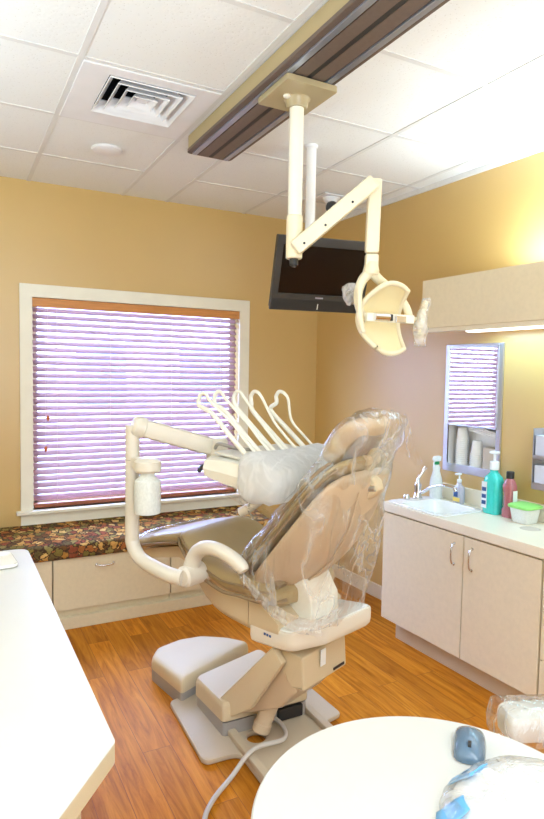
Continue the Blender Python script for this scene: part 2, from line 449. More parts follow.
# back wall with the window opening
ox0, ox1, oz0, oz1 = -2.222, -.712, .672, 2.095
b = MB()
Rx = M.Rotation(PI/2, 4, 'X')   # (x, z) outline -> standing on y
b.prism([(XL, 0), (.1, 0), (.1, H), (XL, H)], -.13, 0, holes=[[(ox0, oz0), (ox1, oz0), (ox1, oz1), (ox0, oz1)]], xf=Rx)
S('wall_back', b, 'wall')
# right wall with the recess of the mirror cabinet
mu0, mu1, mz0, mz1 = 1.457, 1.890, 1.030, 1.815
b = MB()
Rr = M(((-RN.x, RU.x, 0, 0), (-RN.y, RU.y, 0, 0), (0, 0, 1, 0), (0, 0, 0, 1)))  # (behind, u, z)
Rq = Rr @ M(((0, 0, 1, 0), (1, 0, 0, 0), (0, 1, 0, 0), (0, 0, 0, 1)))            # prism (u, z, depth)
b.prism([(-.02, 0), (6.5, 0), (6.5, H), (-.02, H)], 0, .15, holes=[[(mu0+.012, mz0+.012), (mu1-.012, mz0+.012), (mu1-.012, mz1-.012), (mu0+.012, mz1-.012)]], xf=Rq)
S('wall_right', b, 'wall')
b = MB(); b.box((XL-.1, YF, 0), (XL, .1, H)); S('wall_left', b, 'wall')
b = MB(); b.box((XL-.1, YF-.1, 0), (.45, YF, H)); S('wall_front', b, 'wall')
b = MB(); b.box((.0, .0, 0), (.014, 1.39, .10), .004, RW); S('baseboard_right', b, 'base')
b = MB(); b.box((.0, .0, H-.03), (.016, 6.3, H-.001), 0, RW); S('trim_1', b, 'tbar')
b = MB(); b.box((-.60, -.014, 0), (-.02, 0, .10), .004); S('baseboard_back', b, 'base')

# window
win = thing('window_1', (-1.467, 0, .672), None, None); win['kind'] = 'structure'
b = MB(); cw = .085
wx0, wx1, wz1 = -2.2965, -.6316, 2.177
b.box((wx0, -.02, .672), (ox0+.004, 0, wz1), .004); b.box((ox1-.004, -.02, .672), (wx1, 0, wz1), .004); b.box((ox0, -.02, oz1-.004), (ox1, 0, wz1), .004)
obj('casing', b, 'trim', win)
b = MB(); b.box((wx0-.03, -.05, .648), (wx1+.03, .13, .672), .006); obj('stool', b, 'trim', win)
b = MB(); b.box((wx0, -.018, .50), (wx1, 0, .648), .003); obj('apron', b, 'trim', win)
b = MB(); sw = .045
for (x0, x1, z0, z1) in ((ox0, ox1, oz0, oz0+sw), (ox0, ox1, oz1-sw, oz1), (ox0, ox0+sw, oz0, oz1), (ox1-sw, ox1, oz0, oz1)):
    b.box((x0, .085, z0), (x1, .125, z1), .003)
obj('sash', b, 'trim', win)
b = MB(); b.box((ox0+.02, .103, oz0+.02), (ox1-.02, .107, oz1-.02)); obj('pane', b, 'glass', win)

# what stands outside the window
b = MB(); b.box((-30, .13, -.6), (30, 45, -.5)); obj('ground_outside', b, 'lawn', kind='structure')
hs = thing('house', (4.0, 13, -.5), 'lilac neighbouring house seen through the gaps of the blind', 'house')
b = MB(); b.box((-1.5, 12, -.5), (9, 17, 3.4)); obj('house_wall', b, 'siding', hs)
b = MB(); b.prism([(-2, 3.35), (9.5, 3.35), (7.5, 5.2), (0, 5.2)], -17.4, -11.6, xf=Rx); obj('roof', b, 'roofing', hs)
for x in (.2, 3.0, 5.8):
    b = MB(); b.box((x, 11.97, .7), (x+1.3, 12.02, 2.3)); obj('house_window', b, 'houseglass', hs)

# venetian blind
bl = thing('venetian_blind', (-1.467, .03, oz0), 'wood venetian blind with half open slats in the window', 'blind')
b = MB(); b.box((ox0+.004, -.012, 2.03), (ox1-.004, .012, oz1-.006), .004); b.box((ox0+.004, .012, 2.045), (ox1-.004, .07, oz1-.006)); obj('valance', b, 'val', bl, 'orange brown wood valance')
bx0, bx1 = ox0+.012, ox1-.012
nsl = 30; tz0, tz1 = .745, 2.015; pitch = (tz1-tz0)/(nsl-1); tilt = math.radians(38)
b = MB()
for i in range(nsl):
    z = tz0+pitch*i
    prof = []
    for k in range(5):
        q = (k-2)/2; prof.append((q*.025, .0016*(1-q*q)))
    loop = prof+[(p[0], p[1]-.0026) for p in prof[::-1]]
    rings = []
    for x in (bx0, bx1):
        rings.append([V((x, .042+p[0]*math.cos(tilt)-p[1]*math.sin(tilt), z+p[0]*math.sin(tilt)+p[1]*math.cos(tilt))) for p in loop])
    b.loft(rings)
obj('slats', b, 'slat', bl)
b = MB(); b.box((bx0, .018, .676), (bx1, .066, .706), .006); obj('bottom_rail', b, 'railwood', bl)
b = MB()
for x in (-2.06, -1.70, -1.25, -.86):
    for yy in (.016, .068): b.cyl((x, yy, .70), (x, yy, 2.04), .0012, 6)
obj('ladder_cords', b, 'cord', bl)
for x, z in ((-2.135, 1.10), (-2.12, 1.31)):
    b = MB(); b.cyl((x, .008, 2.03), (x, .008, z), .0011, 6); pc = obj('pull_cord', b, 'cord', bl)
    b = MB(); b.lathe([(.002, .0), (.009, -.004), (.011, -.022), (.006, -.036), (.002, -.04)], (x, .008, z), 12); obj('tassel', b, 'tassel', pc)

# ================================================================== window bench
BF = -.452
def bar_handle(mb, a, c, out, r=.006, bow=.028):
    """bow pull from a to c standing out along out"""
    a, c, o = V(a), V(c), V(out)
    mb.tube(catmull([a, a+o*bow*.8+(c-a)*.06, a+o*bow*1.15+(c-a)*.3, a+o*bow*1.25+(c-a)*.5, a+o*bow*1.15+(c-a)*.7, a+o*bow*.8+(c-a)*.94, c], 5), r, 10)
    for q in (a, c): mb.cyl(q, q+o*.004, r*1.6, 12)
spans = ((-3.6, -2.161, 'left window bench cabinet beside the white counter', False),
         (-2.157, -1.406, 'middle window bench cabinet with one wide drawer and chrome pull', True),
         (-1.402, -.62, 'right window bench cabinet behind the dental chair', False))
for x0, x1, lab, hd in spans:
    t = thing('bench_cabinet', ((x0+x1)/2, -.23, 0), lab, 'cabinet', group='window bench cabinets')
    b = MB(); b.box((x0, BF+.02, .115), (x1, -.002, .448)); b.box((x0, BF+.03, 0), (x1, -.002, .115)); obj('body', b, 'lam', t)
    b = MB(); b.box((x0+.002, BF-.0, .12), (x1-.002, BF+.02, .446), .002); dr = obj('drawer', b, 'lam', t)
    b = MB(); xc = -1.84 if hd else ((x0+x1)/2); bar_handle(b, (xc-.055, BF, .385), (xc+.055, BF, .385), (0, -1, 0)); obj('handle', b, 'chrome', dr, 'curved chrome handle')
# toe board drawn slightly forward, running under all three
b = MB(); b.box((-3.6, -.465, 0), (-.62, BF+.03, .075), .003); S('trim_2', b, 'lam')
b = MB()
rings = []
def cushring(x, sx):
    P = roundpoly([(-.478, .449), (-.004, .449), (-.004, .577), (-.478, .535)], [.02, .01, .02, .035], 4)
    cy, cz = -.24, .51
    return [V((x, cy+(p.x-cy)*sx, cz+(p.y-cz)*(.5+.5*sx))) for p in P]
for x, sx in ((-3.6, .9), (-3.595, .97), (-3.58, 1), (-2.9, 1), (-2.2, 1), (-1.5, 1), (-.66, 1), (-.635, .97), (-.62, .9)): rings.append(cushring(x, sx))
b.loft(rings)
obj('bench_cushion', b, 'cush', label='long tapestry cushion of brown and gold leaves on the window bench', cat='cushion', loc=(-2.1, -.24, .449))

# ================================================================== right side cabinets
def rwthing(name, off, u, z, lab, cat, group=None): return thing(name, W(off, u, z), lab, cat, RZ, group)
def rbox(mb, o0, o1, u0, u1, z0, z1, bev=0): mb.box((o0, u0, z0), (o1, u1, z1), bev, RW); return mb
t = rwthing('base_cabinet', .2, 1.95, 0, 'cream two door base cabinet under the sink', 'cabinet', 'base cabinets along the right wall')
b = MB(); rbox(b, .003, .415, 1.403, 1.421, .135, .80); rbox(b, .003, .415, 2.476, 2.494, .135, .80); rbox(b, .003, .415, 1.421, 2.476, .135, .153); rbox(b, .003, .01, 1.421, 2.476, .153, .80); rbox(b, .40, .415, 1.421, 2.476, .76, .80); obj('body', b, 'lam', t)
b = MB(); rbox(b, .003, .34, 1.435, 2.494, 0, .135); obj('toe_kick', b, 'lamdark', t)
for u0, u1, hu in ((1.405, 2.030, 1.972), (2.036, 2.490, 2.092)):
    b = MB(); rbox(b, .416, .436, u0, u1, .142, .792, .002); d = obj('door', b, 'lam', t)
    b = MB(); bar_handle(b, W(.436, hu, .742), W(.436, hu, .63), RN, .005, .02); obj('handle', b, 'chrome', d, 'curved chrome handle')
t = rwthing('base_cabinet', .2, 2.9, 0, 'cream drawer base cabinet at the right edge of the photo', 'cabinet', 'base cabinets along the right wall')
b = MB(); rbox(b, .003, .415, 2.498, 3.3, .135, .80); obj('body', b, 'lam', t)
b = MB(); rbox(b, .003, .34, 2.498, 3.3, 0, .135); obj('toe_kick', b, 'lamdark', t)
for z0, z1 in ((.142, .335), (.34, .56), (.565, .792)):
    b = MB(); rbox(b, .416, .436, 2.501, 3.298, z0, z1, .002); d = obj('drawer', b, 'lam', t)
    b = MB(); bar_handle(b, W(.436, 2.85, (z0+z1)/2), W(.436, 2.96, (z0+z1)/2), RN, .006, .026); obj('handle', b, 'chrome', d, 'curved chrome handle')
CT = .855
t = rwthing('countertop', .22, 2.2, .801, 'cream countertop with low backsplash running under the mirror', 'countertop')
sinkpoly = roundpoly([(.10, 1.50), (.405, 1.50), (.405, 1.84), (.10, 1.84)], .07, 6)
holepoly = [(.19+.05*math.cos(2*PI*k/24), 2.24+.05*math.sin(2*PI*k/24)) for k in range(24)]
b = MB(); b.prism(roundpoly([(.002, 1.396), (.447, 1.396), (.447, 3.3), (.002, 3.3)], [0, .012, 0, 0]), .802, CT, .006, [sinkpoly, holepoly], RW)
obj('slab', b, 'ctop', t)
b = MB(); rbox(b, .001, .02, 1.396, 3.3, CT, .948, .004); obj('backsplash', b, 'ctop', t)
b = MB(); b.lathe([(.0495, .0), (.0495, -.035), (.045, -.045), (.0, -.045)], W(.19, 2.24, .853), 24); obj('waste_chute', b, 'tanbox', t, 'round tan waste opening')
t = rwthing('sink', .25, 1.67, .72, 'white oval cornered sink set into the cream countertop', 'sink')
b = MB()
rs_ = []
for off, z, k in ((.014, CT+.001, 1.0), (.010, CT+.006, 1.0), (.0, CT+.006, 1), (-.006, CT, 1), (-.012, .80, 1), (-.04, .73, 1), (-.10, .72, 1)):
    P = roundpoly([(.10-off, 1.50-off), (.405+off, 1.50-off), (.405+off, 1.84+off), (.10-off, 1.84+off)], max(.07+off*.5, .02), 6)
    rs_.append([RW @ V((p.x, p.y, z)) for p in P])
b.loft(rs_, caps=False); b.bm.verts.ensure_lookup_table(); b.bm.faces.new(b.bm.verts[-len(rs_[-1]):]); obj('basin', b, 'sink', t)
b = MB(); b.prism(roundpoly([(.085, 1.405), (.43, 1.405), (.43, 1.875), (.085, 1.875)], .06, 6), CT+.0006, CT+.0058, .002, [roundpoly([(.099, 1.499), (.406, 1.499), (.406, 1.841), (.099, 1.841)], .07, 6)], RW); obj('deck', b, 'sink', t)
b = MB(); b.lathe([(.022, .003), (.02, .006), (.008, .004), (.0, .004)], W(.25, 1.67, .72), 16); obj('drain', b, 'chrome', t)
t = rwthing('faucet', .21, 1.44, CT+.006, 'chrome lever faucet at the left end of the sink', 'faucet')
fb = W(.21, 1.452, CT+.006)
b = MB(); b.lathe([(.032, 0), (.032, .008), (.024, .016), (.02, .05), (.022, .085), (.018, .098), (.0, .10)], fb, 20); obj('base', b, 'chrome', t)
b = MB(); b.tube(catmull([fb+V((0, 0, .04)), W(.215, 1.50, CT+.055), W(.225, 1.58, CT+.10), W(.22, 1.67, CT+.125), W(.215, 1.745, CT+.125), W(.214, 1.76, CT+.105)], 6), [.012, .011, .010, .010, .011, .011], 12); obj('spout', b, 'chrome', t)
b = MB(); b.tube(catmull([fb+V((0, 0, .095)), W(.20, 1.445, CT+.13), W(.17, 1.452, CT+.175), W(.155, 1.46, CT+.2)], 5), [.013, .010, .009, .012], 12); obj('lever', b, 'chrome', t)
b = MB(); b.lathe([(.02, 0), (.02, .022), (.014, .03), (.0, .031)], W(.29, 1.44, CT+.006), 16); obj('side_knob', b, 'chrome', t)

# things on the counter
def bottle_lathe(name, mb, m, parent): return obj(name, mb, m, parent)
p0 = W(.075, 1.47, CT)
t = thing('spray_bottle', p0, 'translucent white spray bottle with green collar behind the sink', 'bottle', RZ)
b = MB(); b.lathe([(.0, 0), (.036, 0), (.039, .006), (.039, .10), (.036, .125), (.028, .15), (.022, .175), (.024, .195), (.014, .212), (.0, .212)], p0, 24); obj('body', b, 'bottle', t)
b = MB(); b.cyl(p0+V((0, 0, .213)), p0+V((0, 0, .232)), .0165, 18, bev=.003); obj('collar', b, 'spraygreen', t)
b = MB(); b.box((.045, 1.457, CT+.232), (.10, 1.483, CT+.266), .008, RW); b.box((.092, 1.464, CT+.242), (.108, 1.476, CT+.256), .002, RW); b.tube([W(.092, 1.47, CT+.236), W(.10, 1.47, CT+.222), W(.098, 1.47, CT+.2)], .004, 8); obj('trigger_head', b, 'label', t)
p0 = W(.055, 1.64, CT)
t = thing('soap_dispenser', p0, 'small clear pump soap bottle with yellow and blue label beside the faucet', 'dispenser', RZ)
def sqbottle(mb, base, prof, p=4):
    mb.loft([se_ring(base+V((0, 0, z)), RN, RU, a, c, 28, p) for a, c, z in prof]); return mb
b = MB(); sqbottle(b, p0, [(.018, .030, 0), (.021, .034, .005), (.021, .034, .085), (.019, .030, .10), (.012, .013, .112), (.011, .011, .125)]); obj('body', b, 'clear', t)
b = MB(); b.box((.0762, 1.614, CT+.012), (.0775, 1.666, CT+.036), 0, RW); obj('lower_label', b, 'yellow', t)
b = MB(); b.box((.0762, 1.620, CT+.04), (.0775, 1.650, CT+.072), 0, RW); obj('upper_label', b, 'navy', t)
b = MB(); b.cyl(p0+V((0, 0, .125)), p0+V((0, 0, .146)), .014, 16, bev=.003); b.cyl(p0+V((0, 0, .146)), p0+V((0, 0, .176)), .005, 10); b.box((.045, 1.630, CT+.172), (.088, 1.650, CT+.184), .004, RW); obj('pump', b, 'label', t)
p0 = W(.085, 1.918, CT)
t = thing('mouthwash_jug', p0, 'large teal mouthwash bottle with white pump top', 'bottle', RZ)
prof = [(.036, .048, 0), (.04, .053, .006), (.04, .053, .04), (.037, .049, .05), (.037, .049, .14), (.04, .053, .15), (.04, .052, .185), (.036, .045, .205), (.024, .026, .225), (.019, .019, .232), (.019, .019, .246)]
b = MB(); sqbottle(b, p0, prof, 3.4); obj('body', b, 'teal', t)
b = MB(); b.box((.1255, 1.871, CT+.03), (.1275, 1.906, CT+.178), .0, RW); lb = obj('label', b, 'label', t)
b = MB()
for zz in (.05, .085, .125): b.box((.1274, 1.874, CT+zz), (.1282, 1.903, CT+zz+.022), 0, RW)
obj('label_bands', b, 'navy', lb)
b = MB(); b.cyl(p0+V((0, 0, .246)), p0+V((0, 0, .295)), .026, 20, bev=.004); b.cyl(p0+V((0, 0, .295)), p0+V((0, 0, .345)), .0075, 10); b.box((.062, 1.895, CT+.335), (.108, 1.938, CT+.35), .006, RW); obj('pump', b, 'label', t)
p0 = W(.085, 2.026, CT)
t = thing('mouthwash_bottle', p0, 'rose red mouthwash bottle with black cap', 'bottle', RZ)
b = MB(); sqbottle(b, p0, [(.026, .034, 0), (.029, .037, .005), (.029, .037, .045), (.023, .027, .06), (.023, .027, .13), (.029, .036, .15), (.029, .036, .175), (.02, .024, .205), (.016, .016, .214)], 3); obj('body', b, 'red', t)
b = MB(); b.cyl(p0+V((0, 0, .214)), p0+V((0, 0, .252)), .021, 20, bev=.003); obj('cap', b, 'dark', t)
b = MB(); b.box((.07, 2.060, CT+.065), (.10, 2.0645, CT+.15), 0, RW); obj('label', b, 'label', t)
p0 = W(.105, 2.142, CT)
t = thing('storage_tub', p0, 'clear square tub of white cotton with green lid', 'tub', RZ)
b = MB(); sqbottle(b, p0, [(.045, .045, 0), (.049, .049, .004), (.060, .060, .076), (.062, .062, .078)], 6); obj('tub', b, 'bottle', t)
b = MB(); sqbottle(b, p0, [(.066, .066, .078), (.070, .070, .081), (.070, .070, .092), (.060, .060, .098), (.02, .02, .10)], 5); obj('lid', b, 'green', t)

# mirror cabinet let into the wall
t = rwthing('mirror_cabinet', 0, (mu0+mu1)/2, mz0, 'steel framed mirror cabinet with open cup niche above the countertop', 'cabinet')
fw = .034
def rb(mb, o0, o1, u0, u1, z0, z1, bev=0): mb.box((o0, u0, z0), (o1, u1, z1), bev, RW)
b = MB()
rb(b, -.0, .012, mu0, mu0+fw, mz0, mz1, .003); rb(b, 0, .012, mu1-fw, mu1, mz0, mz1, .003); rb(b, 0, .012, mu0+fw, mu1-fw, mz0, mz0+.05, .003); rb(b, 0, .012, mu0+fw, mu1-fw, mz1-.022, mz1, .003)
obj('frame', b, 'steel', t)
zd = 1.325; nu0, nu1 = mu0+.02, mu1-.02
b = MB()
rb(b, -.118, -.112, nu0, nu1, mz0+.02, mz1-.02); rb(b, -.112, 0, nu0-.004, nu0+.004, mz0+.02, mz1-.02); rb(b, -.112, 0, nu1-.004, nu1+.004, mz0+.02, mz1-.02)
rb(b, -.112, .0, nu0, nu1, mz0+.02, mz0+.045); rb(b, -.112, 0, nu0, nu1, mz1-.026, mz1-.018); rb(b, -.112, 0, nu0, nu1, zd-.004, zd+.004)
obj('niche', b, 'vent', t)
MD = RW @ M.Translation((.002, mu0+fw-.004, 0)) @ M.Rotation(math.radians(-1.7), 4, 'Z') @ M.Translation((-.002, -(mu0+fw-.004), 0))
def mb_(mb, o0, o1, u0, u1, z0, z1): mb.box((o0, u0, z0), (o1, u1, z1), 0, MD)
b = MB(); mb_(b, .002, .012, mu0+fw-.004, mu1-fw+.01, zd, mz1-.018); dd = obj('mirror_door', b, 'mirror', t)
b = MB()
du0, du1, dz0, dz1 = mu0+fw-.006, mu1-fw+.014, zd-.006, mz1-.016
mb_(b, .010, .016, du0, du0+.008, dz0, dz1); mb_(b, .010, .016, du1-.008, du1, dz0, dz1); mb_(b, .010, .016, du0, du1, dz0, dz0+.008); mb_(b, .010, .016, du0, du1, dz1-.008, dz1)
obj('door_rim', b, 'steel', dd)
# paper cups nested upside down in the niche
ORD = ['bottom', 'second', 'third', 'fourth', 'fifth', 'sixth', 'seventh', 'eighth', 'ninth', 'tenth', 'eleventh', 'twelfth', 'thirteenth', 'topmost']
def cup_mesh(): 
    return [(.0375, 0), (.0405, .001), (.0405, .006), (.0355, .007), (.028, .078), (.026, .080), (.0, .080)]
cup0 = None; nz0 = mz0+.0455
for (u, o, n, lab) in ((mu0+.095, -.055, 13, 'tall left stack'), (mu0+.215, -.052, 7, 'short right stack')):
    dz = .0125 if n > 8 else .013
    for i in range(n):
        pos = W(o, u, nz0+i*dz)
        od = ORD[i] if i < n-1 else 'topmost'
        lbl = ('white paper cup at the bottom of the %s in the mirror cabinet' if i == 0 else 'white paper cup on top of the %s in the mirror cabinet' if i == n-1 else 'white paper cup, ' + od + ' from the bottom of the %s in the mirror cabinet') % lab
        if cup0 is None:
            b = MB(); b.lathe(cup_mesh(), pos, 20)
            cup0 = obj('paper_cup', b, 'paper', label=lbl, cat='cup', group='paper cups stacked in the mirror cabinet', loc=pos)
        else:
            c = cup0.copy(); C.objects.link(c); c.location = pos; c['label'] = lbl
b = MB(); b.box((-.095, mu0+.285, nz0), (-.02, mu0+.385, nz0+.125), .004, RW); obj('tissue_box', b, 'tanbox', label='small tan box at the right of the mirror cabinet niche', cat='box', loc=W(-.06, mu0+.335, nz0), rz=RZ)
b = MB()
for k in range(4):
    z = nz0+.195+.011*k
    rings = [[RW @ V((o, u, z+dz_+.02*math.sin((u-mu0)*11))) for (o, dz_) in ((-.10, 0), (-.02, 0), (-.02, .009), (-.10, .009))] for u in [mu0+.17+.0225*q for q in range(11)]]
    b.loft(rings)
b.box((-.105, mu0+.165, nz0+.13), (-.095, mu0+.40, nz0+.24), .002, RW)
obj('folded_towels', b, 'paper', label='folded white paper towels lying above the cups in the mirror cabinet', cat='towel', loc=W(-.06, mu0+.28, nz0+.19), rz=RZ)

# steel box holder on the wall
t = rwthing('wall_box_holder', .05, 2.25, 1.034, 'steel two tier box holder on the wall at the right edge of the photo', 'holder')
b = MB(); rb(b, .0, .004, 2.150, 2.42, 1.034, 1.355); rb(b, 0, .075, 2.150, 2.154, 1.034, 1.355); rb(b, 0, .075, 2.416, 2.42, 1.034, 1.355)
for z in (1.034, 1.190): rb(b, 0, .075, 2.150, 2.42, z, z+.006)
rb(b, .071, .075, 2.150, 2.42, 1.034, 1.07); rb(b, .071, .075, 2.150, 2.42, 1.19, 1.215)
obj('rack', b, 'steel', t)
for z, lb in ((1.0405, 'pale box with blue mark on the lower tier of the steel holder'), (1.1965, 'pale box with blue mark on the upper tier of the steel holder')):
    t = thing('supply_box', W(.046, 2.25, z), lb, 'box', RZ, 'boxes in the steel wall holder')
    b = MB(); b.box((.008, 2.158, z), (.066, 2.412, z+.122), .003, RW); obj('carton', b, 'glove', t)
    b = MB(); b.prism([(2.262+.03*math.cos(2*PI*k/24), z+.07+.017*math.sin(2*PI*k/24)) for k in range(24)], -.0675, -.066, xf=Rq); obj('blue_mark', b, 'navy', t)

# wall cabinet
t = rwthing('wall_cabinet', .16, 2.4, 1.873, 'long cream wall cabinet above the mirror', 'cabinet')
b = MB(); rb(b, .0, .31, 1.565, 3.3, 1.895, 2.165, .002); obj('body', b, 'lam', t)
b = MB(); rb(b, .311, .33, 1.563, 3.302, 1.893, 2.167, .002); obj('door', b, 'lam', t)
b = MB(); rb(b, .29, .318, 1.60, 3.3, 1.870, 1.894, .002); obj('light_rail', b, 'ctop', t)
b = MB(); rb(b, .10, .17, 1.75, 3.1, 1.872, 1.894, .004); obj('strip_light', b, 'diff', t)

# ================================================================== ceiling things
t = thing('air_diffuser', (-1.925, -1.52, H-.02), 'white square louvred air diffuser in the ceiling', 'vent')
px0, px1, py0, py1 = -2.223, -1.634, -1.778, -1.187
b = MB(); b.prism([(px0, py0), (px1, py0), (px1, py1), (px0, py1)], H-.010, H-.0015, .003, [[(vx0, vy0), (vx1, vy0), (vx1, vy1), (vx0, vy1)]]); obj('panel', b, 'vent', t)
b = MB(); cxv, cyv = (vx0+vx1)/2, (vy0+vy1)/2; hx, hy = (vx1-vx0)/2, (vy1-vy0)/2
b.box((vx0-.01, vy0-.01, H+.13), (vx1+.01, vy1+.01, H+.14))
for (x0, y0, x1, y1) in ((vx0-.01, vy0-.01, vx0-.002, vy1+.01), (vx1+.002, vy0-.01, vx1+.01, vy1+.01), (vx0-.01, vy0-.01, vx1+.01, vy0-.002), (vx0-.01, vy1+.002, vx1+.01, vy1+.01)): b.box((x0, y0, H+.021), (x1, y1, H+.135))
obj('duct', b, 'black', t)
for k in range(4):
    f0 = 1-.235*k; b = MB()
    def sq(f, z): return [V((cxv+hx*f*sx, cyv+hy*f*sy, z)) for sx, sy in ((-1, -1), (1, -1), (1, 1), (-1, 1))]
    fi = max(f0-.20, .02)
    b.loft([sq(f0*.995, H-.012), sq(f0*.985, H-.016), sq(fi, H+.03), sq(fi+.015, H+.034), sq(f0*.995, H-.012)], caps=False); obj('louvre', b, 'vent', t)
b = MB(); b.loft([sq(.14, H+.005), sq(.13, H+.0), sq(.02, H+.002)], caps=True); obj('centre_cap', b, 'vent', t)
b = MB(); b.lathe([(.0, 0), (.082, 0), (.085, -.004), (.080, -.012), (.066, -.016), (.06, -.02), (.0, -.021)], (-1.918, -.835, H-.0005), 32)
obj('sprinkler_cover', b, 'vent', label='round white cover plate in the ceiling between the vent and the back wall', cat='ceiling disc', loc=(-1.918, -.835, H))
t = thing('ceiling_camera', (-.36, -.72, H), 'small black and white camera under the ceiling near the corner', 'camera')
b = MB(); b.box((-.46, -.80, H-.012), (-.27, -.64, H-.004), .003); obj('plate', b, 'vent', t)
b = MB(); b.lathe([(.06, -.012), (.058, -.02), (.045, -.03), (.04, -.045), (.0, -.046)], (-.36, -.72, H), 24); obj('mount', b, 'vent', t)
b = MB(); b.tube([V((-.33, -.68, H-.05)), V((-.39, -.78, H-.095))], .042, 20); obj('camera_body', b, 'dark', t)
b = MB(); b.tube([V((-.352, -.715, H-.066)), V((-.362, -.73, H-.074))], .0445, 20); obj('ring', b, 'vent', t)
# fluorescent troffers behind the camera
for (x, y, lb) in ((-1.93, -4.55, 'white ceiling light panel nearest the dental chair'), (-1.93, -5.8, 'white ceiling light panel nearest the front wall'), (-3.15, -4.55, 'white ceiling light panel above the left counter')):
    t = thing('ceiling_light', (x, y, H-.02), lb, 'ceiling light', group='ceiling light panels')
    b = MB(); b.prism([(x-.30, y-.60), (x+.30, y-.60), (x+.30, y+.60), (x-.30, y+.60)], H-.016, H-.002, 0, [[(x-.27, y-.57), (x+.27, y-.57), (x+.27, y+.57), (x-.27, y+.57)]]); obj('frame', b, 'vent', t)
    b = MB(); b.box((x-.27, y-.57, H-.008), (x+.27, y+.57, H-.004)); obj('diffuser', b, 'diff', t)

# ceiling track of the lamp
TX0, TX1, TY0, TY1, TB = -1.597, -1.352, -1.235, -4.0, 2.752
t = thing('ceiling_track', ((TX0+TX1)/2, -2.6, TB), 'brown double rail lamp track fixed to the ceiling', 'track')
b = MB(); b.prism(roundpoly([(TX0, TY1), (TX1, TY1), (TX1, TY0), (TX0, TY0)], [0, 0, .03, .03]), TB+.02, H-.004, .004); obj('housing', b, 'trackside', t, 'tan track housing')
b = MB(); b.prism(roundpoly([(TX0-.003, TY1), (TX1+.003, TY1), (TX1+.003, TY0+.004), (TX0-.003, TY0+.004)], [0, 0, .03, .03]), TB+.004, TB+.022, .004); obj('lower_frame', b, 'track', t)
for x0, x1 in ((TX0+.055, TX0+.112), (TX0+.133, TX1-.055)):
    b = MB(); b.box((x0, TY1, TB-.001), (x1, TY0-.02, TB+.006), .001); obj('ribbed_strip', b, 'track', t)
for x0 in (TX0+.022, TX1-.047):
    b = MB(); b.box((x0, TY1, TB-.004), (x0+.026, TY0-.02, TB+.006), .003); obj('rail', b, 'rail', t, 'steel blue rail')
b = MB(); b.box((TX0+.113, TY1, TB), (TX0+.132, TY0-.02, TB+.006)); obj('slot', b, 'dark', t)

# dental lamp on its carriage
LX, LY = -1.453, -2.128
t = thing('dental_lamp', (LX, LY, TB), 'ivory dental lamp hanging from the ceiling track by a jointed arm', 'lamp')
b = MB(); b.prism(roundpoly([(-1.572, -2.262), (-1.345, -2.262), (-1.345, -2.008), (-1.572, -2.008)], .012, 4), TB-.03, TB-.0045, .004); obj('carriage', b, 'carriage', t)
b = MB(); b.lathe([(.055, -.030), (.048, -.036), (.043, -.06), (.040, -.066), (.0, -.066)], (LX, LY, TB), 24); obj('collar', b, 'carriage', t)
b = MB(); b.lathe([(.016, -.03), (.015, -.036), (.004, -.04), (.0, -.04)], (-1.505, -2.14, TB), 16); obj('rivet', b, 'pole', t)
b = MB(); b.cyl((LX, LY, 2.69), (LX, LY, 2.255), .029, 24); obj('pole', b, 'pole', t)
b = MB(); b.cyl((LX, LY, 2.262), (LX, LY, 2.088), .0335, 24, bev=.004); obj('hub_sleeve', b, 'ivory', t)
b = MB(); b.cyl((LX, LY, 2.09), (LX, LY, 2.062), .018, 12); b.cyl((LX, LY, 2.068), (LX, LY, 2.055), .010, 6); obj('nut', b, 'dark', t)
e = V((-1.185, -2.272, 2.382)); a0 = V((LX, LY, 2.118)); ad = (e-a0).normalized(); side = V((.469, .883, 0))
def beam(mb, p, q, w, h, sidev, bev=.006):
    p, q = V(p), V(q); d = (q-p).normalized(); sv = (V(sidev)-d*V(sidev).dot(d)).normalized(); uv = d.cross(sv)
    xf = M(((sv.x, uv.x, d.x, p.x), (sv.y, uv.y, d.y, p.y), (sv.z, uv.z, d.z, p.z), (0, 0, 0, 1)))
    mb.box((-w/2, -h/2, 0), (w/2, h/2, (q-p).length), bev, xf); return mb
b = MB(); sh = side*-.045; beam(b, a0+sh, e+sh+ad*.015, .042, .062, side, .012); obj('spring_arm', b, 'ivory', t)
for k in (.05, .16, .30): b = MB(); q = a0+sh+ad*k; b.cyl(q-side*.0215+V((0, 0, -.012)), q-side*.0235+V((0, 0, -.012)), .005, 8); obj('arm_screw', b, 'dark', t)
b = MB(); beam(b, (-1.168, -2.280, 2.415), (-1.173, -2.278, 2.115), .040, .056, side, .010); beam(b, (-1.172, -2.278, 2.113), (-1.173, -2.277, 2.04), .040, .054, side, .008); obj('drop_arm', b, 'ivory', t)
lc = V((-1.113, -2.325, 1.850))            # centre of the reflector
# yoke
b = MB(); y0 = V((-1.173, -2.277, 2.045))
b.tube(catmull([y0+V((0, 0, .035)), y0+V((0, 0, .0)), y0+V((.0, .0, -.015))], 4), [.026, .034, .03], 14)
b.tube(catmull([y0, V((-1.205, -2.262, 2.005)), V((-1.225, -2.262, 1.94)), V((-1.222, -2.28, 1.875)), V((-1.20, -2.30, 1.846))], 6), [.022, .02, .018, .017, .019], 12)
b.tube(catmull([y0, V((-1.12, -2.27, 2.01)), V((-1.04, -2.27, 1.97)), V((-.995, -2.29, 1.91)), V((-.99, -2.31, 1.855))], 6), [.022, .02, .018, .016, .017], 12)
obj('yoke', b, 'ivory', t)
